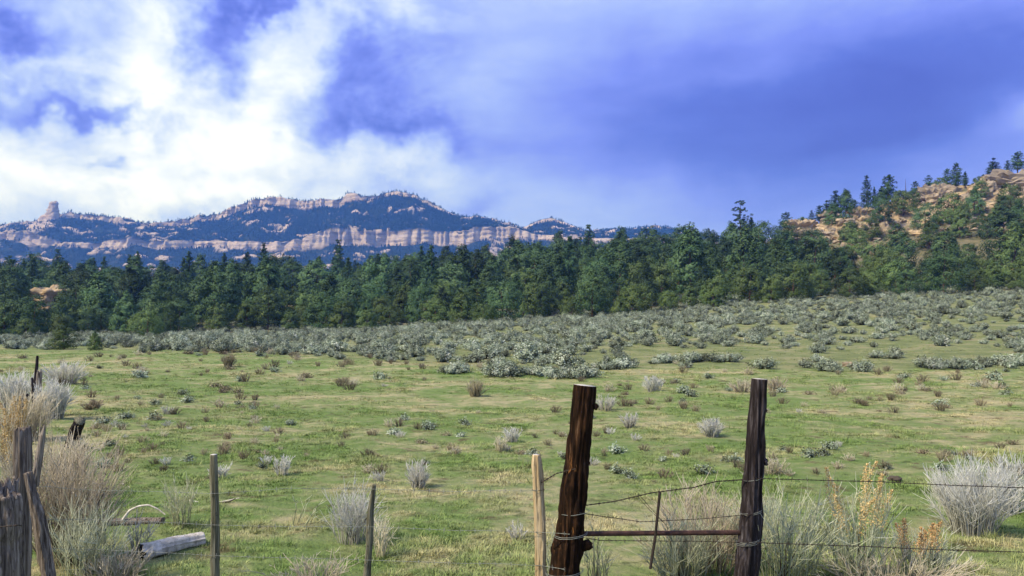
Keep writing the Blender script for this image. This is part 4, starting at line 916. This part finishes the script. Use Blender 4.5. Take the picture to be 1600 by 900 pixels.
for q in sorted(od[:180], key=lambda q: proj(*wl[q][:3])[0]):
    i = wl[q]; px, py = proj(*i[:3]); side = 'left third' if px < 560 else 'middle' if px < 880 else 'stretch between the gate posts' if px < 1190 else 'right end'
    zones.setdefault((WN[i[3]], 'near' if py > 650 else 'middle' if py > 605 else 'far', side, 'larger' if i[5] > .8 else 'tiny'), []).append(i)
for (cn, row, side, bg), lst in zones.items():
    for j, i in enumerate(lst):
        o = link('meadow_weed', WEED[i[3]], loc=i[:3], label=f'{bg} {cn} weed tuft in the {row} meadow, {side}' + (f', {ordinal(j)} from left' if len(lst) > 1 else ''), cat='weed', group='weeds dotted over the meadow')
        o.rotation_euler = (0, 0, i[4]); o.scale = (i[5],) * 3
rest = [wl[q] for q in od[180:]]; wp_ = [proto_obj('weed_foliage', m_) for m_ in WEED]
scatter('meadow_ground_cover', [i[:3] for i in rest], [(0, 0, i[4]) for i in rest], [i[5] for i in rest], [i[3] for i in rest], wp_, 'tiny weeds low in the grass of the meadow')

# ------------------------------------------------------------------ posts, stays, logs
def log_mesh(name, rng, pts, rad, mat, ns=40, nr=90, groove=.10, lump=.12, cap=None, flat=1.0, jag=0.0):
    """a weathered timber along pts; rad gives (t, radius); grooves run with the grain"""
    pts = np.array(pts, float); t_ = np.linspace(0, 1, nr); tp = np.linspace(0, 1, len(pts))
    C = np.stack([np.interp(t_, tp, pts[:, j]) for j in range(3)], -1)
    ker = np.ones(9) / 9
    for j in range(3): C[:, j] = np.convolve(np.pad(C[:, j], 4, mode='reflect', reflect_type='odd'), ker, 'valid')
    L_ = np.linalg.norm(pts[-1] - pts[0]); Tn = unit(np.gradient(C, axis=0)); ref = np.array([0, 1.0, 0]) if abs(Tn[0][1]) < .8 else np.array([1.0, 0, 0])
    A = unit(np.cross(Tn, ref)); B = np.cross(Tn, A); th = np.arange(ns) / ns * 6.283; s = rng.uniform(0, 90)
    r = interp(t_, rad)[:, None] * np.ones(ns)
    cs, sn = np.cos(th)[None], np.sin(th)[None]; zl = (t_ * L_)[:, None]
    r = r * (1 + lump * fbm(cs * 1.2 + s, sn * 1.2, zl * 4.0, o=3) + groove * vnoise(cs * 5 + s, sn * 5, zl * 1.3) + groove * .6 * vnoise(cs * 12 + s, sn * 12, zl * 3))
    ck = np.abs(vnoise(cs * 2.6 + s + 31, sn * 2.6, zl * .9)) + .5 * np.clip(vnoise(cs * 1.1 + s, sn * 1.1, zl * 2.0 + 7), 0, 1)
    r = r * (1 - .22 * np.exp(-(ck / .06) ** 2))
    P_ = C[:, None] + r[..., None] * (cs[..., None] * A[:, None] + flat * sn[..., None] * B[:, None])
    if jag: P_[-6:] += (Tn[-6:, None] * (jag * np.linspace(.2, 1, 6))[:, None, None] * (vnoise(cs * 4 + s, sn * 4)[..., None]))
    V_ = P_.reshape(-1, 3); f = grid_faces(nr, ns, True)
    c0, c1 = len(V_), len(V_) + 1; V_ = np.concatenate([V_, C[:1], C[-1:] + Tn[-1:] * .004]); k = np.arange(ns); k2 = (k + 1) % ns
    end = np.stack([(nr - 1) * ns + k, (nr - 1) * ns + k2, np.full(ns, c1)], -1); st = np.stack([k2, k, np.full(ns, c0)], -1)
    me = mesh_np(name, V_, [f, st, end], [M[mat], M[cap or mat]], True)
    mi = np.zeros(len(me.polygons), np.int32); mi[len(f):] = 1; me.polygons.foreach_set('material_index', mi)
    return me
def timber(name, label, cat, spine, rad, mat, seed, kids=True, part='post', **kw):
    """spine in world metres, bottom first; the thing's origin is its foot"""
    sp_ = np.array(spine); o = root(name, sp_[0], label, cat)
    link(part, log_mesh(part, np.random.default_rng(seed), sp_ - sp_[0], rad, mat, **kw), o)
    return o
def spine_px(pts, Y, foot=True, dy=0.0):
    """upright timber whose axis passes photo points (bottom to top) at distance Y; carried on down into the soil"""
    W_ = [at(px, py, Y) for px, py in pts]
    if foot:
        d = W_[0] - W_[1]; d = d / -d[2]; gz = float(ground_z(W_[0][0], Y)) - .3
        if W_[0][2] > gz + .05: W_.insert(0, W_[0] + d * (W_[0][2] - gz))
    return W_
def knot(parent, loc, r, mat, seed):
    v, f = rock_body(np.random.default_rng(seed), r * 2, r * 2, r * 2, 14, 10, .05, .3, 2.2); link('knot', mesh_np('knot', v, [f], [M[mat]], True), parent, loc)
def wire_wrap(parent, centre, r, turns=2, mat='galvanised_wire', wr=.002, seed=0, tilt=.0):
    rng = np.random.default_rng(seed); u = np.linspace(0, 1, 26 * turns); a = u * 6.283 * turns
    P_ = np.stack([r * np.cos(a), r * np.sin(a), tilt * np.cos(a) + .012 * turns * (u - .5) + rng.normal(0, .0012, len(u))], -1) + np.array(centre)
    v, f = tubes(P_[None], np.full((1, len(u)), wr), 5); link('wire_wrap', mesh_np('wire_wrap', v, [f], [M[mat]], True), parent)
YG = 6.4; mpp = YG / F
# thick left gate post
S1 = spine_px([(884, 880), (893, 800), (903, 710), (914, 602)], YG)
gp1 = timber('gate_post', 'thick dark gate post with orange worn patches and pale cut top', 'post', S1, [(0, .135), (.26, .128), (.32, .132), (.38, .112), (.45, .108), (.6, .098), (.8, .088), (1, .076)], 'dark_post_wood', 5, cap='cut_end_wood', lump=.18, groove=.14, ns=64, nr=160)
F1 = np.array(S1[0])
for (px, py, r) in ((929, 634, .026), (918, 722, .018), (873, 848, .05), (915, 850, .045), (918, 700, .016)): knot(gp1, at(px, py, YG) - F1 - np.array([0, .02, r]), r, 'dark_post_wood', int(px))
for (px, py, r, t_) in ((898, 800, .118, 1), (892, 835, .13, 2), (882, 893, .15, 2)): wire_wrap(gp1, at(px, py, YG) - F1, r, t_, seed=py, tilt=.012)
# slim right gate post
S2 = spine_px([(1166, 890), (1173, 800), (1180, 700), (1187, 592)], YG + .15)
gp2 = timber('gate_post', 'slim charred grey gate post with a knot at the right end of the pipe', 'post', S2, [(0, .092), (.3, .090), (.5, .086), (.7, .072), (1, .060)], 'charred_post_wood', 8, cap='cut_end_wood', lump=.15, groove=.14, ns=60, nr=160)
F2 = np.array(S2[0])
for (px, py, r) in ((1193, 720, .030), (1189, 690, .018), (1194, 640, .014), (1166, 762, .014)): knot(gp2, at(px, py, YG + .15) - F2 - np.array([0, .03, r]), r, 'charred_post_wood', int(px + py))
for (px, py, r, t_) in ((1177, 748, .082, 1), (1173, 800, .088, 2), (1169, 846, .092, 3)): wire_wrap(gp2, at(px, py, YG + .15) - F2, r, t_, seed=py, tilt=.014)
# rusty pipe, thin rod
def bar(name, label, cat, pts, rad, mat, ns=12, part=None):
    P_ = np.array(pts); o0 = P_[0].copy(); k = 24; t_ = np.linspace(0, 1, k); C = np.stack([np.interp(t_, np.linspace(0, 1, len(P_)), P_[:, j]) for j in range(3)], -1) - o0
    v, f = tubes(C[None], np.full((1, k), rad), ns); cap0, cap1 = np.arange(ns)[::-1], (k - 1) * ns + np.arange(ns)
    me = mesh_np(name, v, [f], [M[mat]], True); return link(name, me, None, tuple(o0), None, label, cat)
bar('rusty_pipe', 'rusty steel pipe bracing the two gate posts', 'pipe', [at(905, 834, YG), at(1030, 833, YG + .08), at(1168, 832, YG + .15)], .021, 'rusty_steel')
bar('steel_rod', 'thin dark steel rod leaning across the rusty pipe', 'rod', [at(1016, 889, YG + .0), at(1024, 838, YG + .02), at(1031, 769, YG + .0)], .0115, 'dark_wire')
# stays
st = timber('fence_stay', 'straight greenish grey fence stay left of the silver log end', 'post', spine_px([(336, 890), (336, 800), (334, 710)], 6.5), [(0, .036), (.6, .034), (1, .029)], 'greenish_stay_wood', 11, cap='cut_end_wood')
st2 = timber('fence_stay', 'slim crooked leaning fence stay beside the spiky silver brush', 'post', spine_px([(573, 898), (577, 850), (579, 800), (585, 757)], 6.6), [(0, .032), (.6, .028), (1, .016)], 'greenish_stay_wood', 12, lump=.2)
st3 = timber('fence_stay', 'pale peeled split stay left of the thick gate post', 'post', spine_px([(845, 890), (843, 800), (838, 710)], 6.5), [(0, .048), (.6, .044), (.95, .038), (1, .030)], 'pale_peeled_wood', 13, groove=.22, cap='cut_end_wood')
F3 = np.array(spine_px([(845, 890), (843, 800), (838, 710)], 6.5)[0])
for (px, py) in ((841, 765), (843, 830), (845, 882)): wire_wrap(st3, at(px, py, 6.5) - F3, .05, 1, 'dark_wire', seed=py)
# broken corner posts at left
timber('corner_post', 'wide weathered grey post stump cut by the left edge', 'post', spine_px([(8, 895), (7, 830), (4, 762)], 5.6), [(0, .135), (.7, .125), (.93, .105), (1, .05)], 'grey_weathered_wood', 14, groove=.20, ns=64, nr=110, jag=.08)
timber('corner_post', 'upright split grey post behind the wide stump', 'post', spine_px([(34, 850), (36, 760), (34, 670)], 6.5), [(0, .07), (.6, .066), (1, .052)], 'grey_weathered_wood', 15, groove=.24, jag=.03)
timber('corner_post', 'leaning grey brace post right of the wide stump', 'post', spine_px([(76, 895), (63, 820), (44, 738)], 6.0), [(0, .042), (.6, .044), (1, .034)], 'grey_weathered_wood', 16, groove=.2, lump=.2)
timber('corner_stick', 'thin pointed grey stick rising from the corner posts', 'post', spine_px([(54, 760), (60, 720), (70, 664)], 6.4, foot=False) , [(0, .03), (.5, .028), (.85, .02), (1, .004)], 'grey_weathered_wood', 17, groove=.2)
timber('broken_stub', 'short broken knotted stub on top of the wide stump', 'post', spine_px([(12, 800), (18, 775), (24, 752)], 5.75, foot=False), [(0, .045), (.6, .04), (1, .022)], 'grey_weathered_wood', 18, groove=.24, jag=.05)
# fence going away at left
timber('far_fence_post', 'tall dark crooked post of the fence running away at left', 'post', spine_px([(54, 645), (56, 600), (58, 556)], 19.5), [(0, .07), (.6, .055), (.8, .04), (1, .025)], 'charred_post_wood', 19, lump=.25)
timber('far_fence_post', 'grey broken post leaning right against the tall far post', 'post', spine_px([(55, 640), (60, 610), (62, 582)], 19.2), [(0, .07), (1, .06)], 'grey_weathered_wood', 20, jag=.1)
timber('far_fence_post', 'short dark stub left of the tall far post', 'post', spine_px([(38, 645), (39, 632), (40, 617)], 18.8), [(0, .09), (1, .085)], 'charred_post_wood', 21, jag=.06)
timber('far_fence_post', 'thin dark stake in front of the tall far post', 'post', spine_px([(52, 655), (51, 620), (50, 590)], 18), [(0, .028), (1, .022)], 'charred_post_wood', 22)
timber('leaning_stub', 'short grey black stub tilted right in the straw brush', 'post', [at(111, 700, 14.2), at(117, 678, 14.2), at(125, 657, 14.0)], [(0, .10), (1, .09)], 'charred_post_wood', 23, cap='greenish_stay_wood', groove=.16)
# logs and sticks on the grass
def lying(name, label, pts_px, rad, mat, seed, lift=.9, cat='log', **kw):
    W_ = []
    for (px, py) in pts_px:
        x, y, z = on_ground(px, py); W_.append(np.array([x, y, z + rad[0][1] * lift]))
    return timber(name, label, cat, W_, rad, mat, seed, part='log', **kw)
lying('fallen_log', 'short silver log with dark hollow end lying in the grass', [(318, 850), (270, 860), (222, 872)], [(0, .062), (.5, .072), (1, .078)], 'silver_log_wood', 24, cap='dark_twigs', jag=.05, groove=.16, lump=.2)
lying('fallen_plank', 'long thin grey log lying behind the silver log', [(255, 818), (190, 820), (120, 820)], [(0, .035), (.5, .045), (1, .04)], 'grey_weathered_wood', 25)
def stick(label, pts, Y, r, mat='silver_log_wood'):
    W_ = [at(px, py, Y) for px, py in pts]; k = 20; t_ = np.linspace(0, 1, k); a = np.array(W_); C = np.stack([np.interp(t_, np.linspace(0, 1, len(a)), a[:, j]) for j in range(3)], -1)
    o0 = C[0].copy(); v, f = tubes((C - o0)[None], (r * (1 - .6 * t_))[None], 6); link('dead_branch', mesh_np('dead_branch', v, [f], [M[mat]], True), None, tuple(o0), None, label, 'branch')
stick('pale curved dead branch arching over the long thin log', [(192, 812), (202, 798), (216, 791), (232, 789), (246, 795), (258, 804)], 8.9, .016)
stick('thin pale stick lying between log and greenish stay', [(296, 782), (312, 786), (332, 787), (352, 783), (374, 778)], 10.0, .016)
stick('little white stick lying in the left meadow', [(191, 756), (194, 750), (196, 745)], 11.8, .014)
stick('dark stick lying right of the greenish stay', [(345, 786), (358, 784), (368, 779)], 9.9, .014, 'dark_twigs')
o = boulder(1325, 586, 16, 4, 'pink_rock', 'small pinkish rock among shrubs at the right meadow edge', hs=.7, y=38)
v, f = rock_body(np.random.default_rng(4), .17, .15, .08, 20, 12, .05, .3, 2.2); x, y, z = on_ground(1398, 752)
link('dung_pile', mesh_np('dung_pile', v, [f], [M['dark_twigs']], True, {'tint': np.full(len(v), .1)}), None, (x, y, z), None, 'small dark dung pile on the grass beyond the upper wire', 'dung')

# ------------------------------------------------------------------ barbed wires
def make_barb():
    u = np.linspace(0, 1, 6); P_ = []
    for s_ in (-1, 1):
        P_.append(np.stack([.004 * s_ + .004 * u, .016 * (u - .5) * 1.6, s_ * .016 * (u - .5) * 2], -1))
    v, f = tubes(np.array(P_), np.full((2, 6), .0017), 4); return v, f
bv, bf = make_barb(); BARB = {m_: mesh_np('barb', bv, [bf], [M[m_]], True) for m_ in ('dark_wire', 'galvanised_wire')}
def wire(label, pts, mat, r=.0032, sag=.0, twist=True, barbs=True):
    W_ = np.array([at(px, py, Y) for px, py, Y in pts]); seg = np.linalg.norm(np.diff(W_, axis=0), axis=1); cum = np.concatenate([[0], np.cumsum(seg)])
    k = max(40, int(cum[-1] / .02)); d = np.linspace(0, cum[-1], k); C = np.stack([np.interp(d, cum, W_[:, j]) for j in range(3)], -1)
    C[:, 2] -= sag * 4 * (d / cum[-1]) * (1 - d / cum[-1]); C[:, 2] += .004 * vnoise(d * 3.1, 1.3); o0 = C[0].copy()
    o = root('barbed_wire', o0, label, 'wire', 'barbed wires of the fence'); a = d * 90
    Tn = unit(np.gradient(C, axis=0)); A = unit(np.cross(Tn, np.array([0, 0, 1.0]))); B = np.cross(Tn, A); off_ = r * .7 * (np.cos(a)[:, None] * A + np.sin(a)[:, None] * B)
    for s_ in (1, -1):
        v, f = tubes((C - o0 + s_ * off_)[None], np.full((1, k), r * .75), 5); link('strand', mesh_np('strand', v, [f], [M[mat]], True), o)
    if barbs:
        for q in np.arange(.06, cum[-1], .125):
            c_ = np.array([np.interp(q, d, C[:, j]) for j in range(3)]) - o0; b_ = link('barb', BARB[mat], o, tuple(c_)); b_.rotation_euler = (q * 40 % 6.28, 0, 0)
wire('upper dark barbed wire running right from the slim gate post', [(1178, 748, 6.47), (1400, 754, 6.5), (1680, 766, 6.5)], 'dark_wire')
wire('lower dark barbed wire running right from the slim gate post', [(1172, 848, 6.47), (1400, 856, 6.5), (1680, 866, 6.5)], 'dark_wire')
wire('dark wire sloping up between the gate posts above the pipe', [(900, 792, 6.4), (960, 784, 6.42), (1020, 770, 6.45), (1085, 762, 6.45), (1120, 752, 6.5), (1178, 748, 6.52)], 'dark_wire', .0042)
wire('middle wire between the gate posts just above the pipe', [(1174, 804, 6.46), (1100, 811, 6.46), (1000, 816, 6.42), (900, 800, 6.3)], 'dark_wire', .0028)
wire('lower wire between the gate posts just below the pipe', [(895, 838, 6.28), (940, 845, 6.35), (1060, 846, 6.42), (1170, 847, 6.46)], 'dark_wire', .0028)
wire('top wire from the peeled stay to the thick gate post', [(838, 758, 6.5), (850, 752, 6.45), (870, 740, 6.4), (899, 733, 6.3)], 'dark_wire', .004)
wire('top pale wire running left from the peeled stay to the corner', [(60, 760, 6.2), (140, 766, 6.4), (334, 771, 6.46), (450, 763, 6.55), (582, 764, 6.58), (720, 768, 6.5), (841, 766, 6.44)], 'galvanised_wire', .0015)
wire('middle pale wire running along the left stays', [(62, 812, 6.15), (140, 812, 6.4), (335, 820, 6.46), (460, 823, 6.5), (579, 823, 6.56), (720, 829, 6.5), (843, 831, 6.44), (890, 835, 6.28)], 'galvanised_wire', .0017)
wire('bottom pale wire running along the left stays', [(70, 858, 6.15), (150, 859, 6.4), (336, 868, 6.46), (460, 872, 6.5), (575, 875, 6.56), (720, 880, 6.5), (845, 883, 6.44), (882, 890, 6.25)], 'galvanised_wire', .0017)
wire('rusty dark wire stapled across the wide corner stump', [(-60, 830, 5.38), (0, 824, 5.38), (28, 821, 5.38), (34, 822, 5.44)], 'dark_wire', .004, barbs=False)

# ------------------------------------------------------------------ haze over the whole valley
hz = [(-4100, -70, -18), (4100, 3960, 430)]; (x0, y0, z0), (x1, y1, z1) = hz
hv = np.array([(x0, y0, z0), (x1, y0, z0), (x1, y1, z0), (x0, y1, z0), (x0, y0, z1), (x1, y0, z1), (x1, y1, z1), (x0, y1, z1)])
m = bpy.data.materials.new('haze'); m.use_nodes = True; t = NT(m.node_tree); t.n.clear()
pv = t.node('ShaderNodeVolumePrincipled', {'Color': (0.12, 0.31, 1.0, 1), 'Density': 0.00022, 'Anisotropy': 0.0, 'Absorption Color': (1, 1, 1, 1)})
ou = t.node('ShaderNodeOutputMaterial'); t.l.new(pv.outputs[0], ou.inputs['Volume'])
me = mesh_np('haze', hv, [np.array([(0, 3, 2, 1), (4, 5, 6, 7), (0, 1, 5, 4), (1, 2, 6, 5), (2, 3, 7, 6), (3, 0, 4, 7)])], [m], False)
link('haze', me, kind='stuff', label='thin blue haze in the air of the valley')
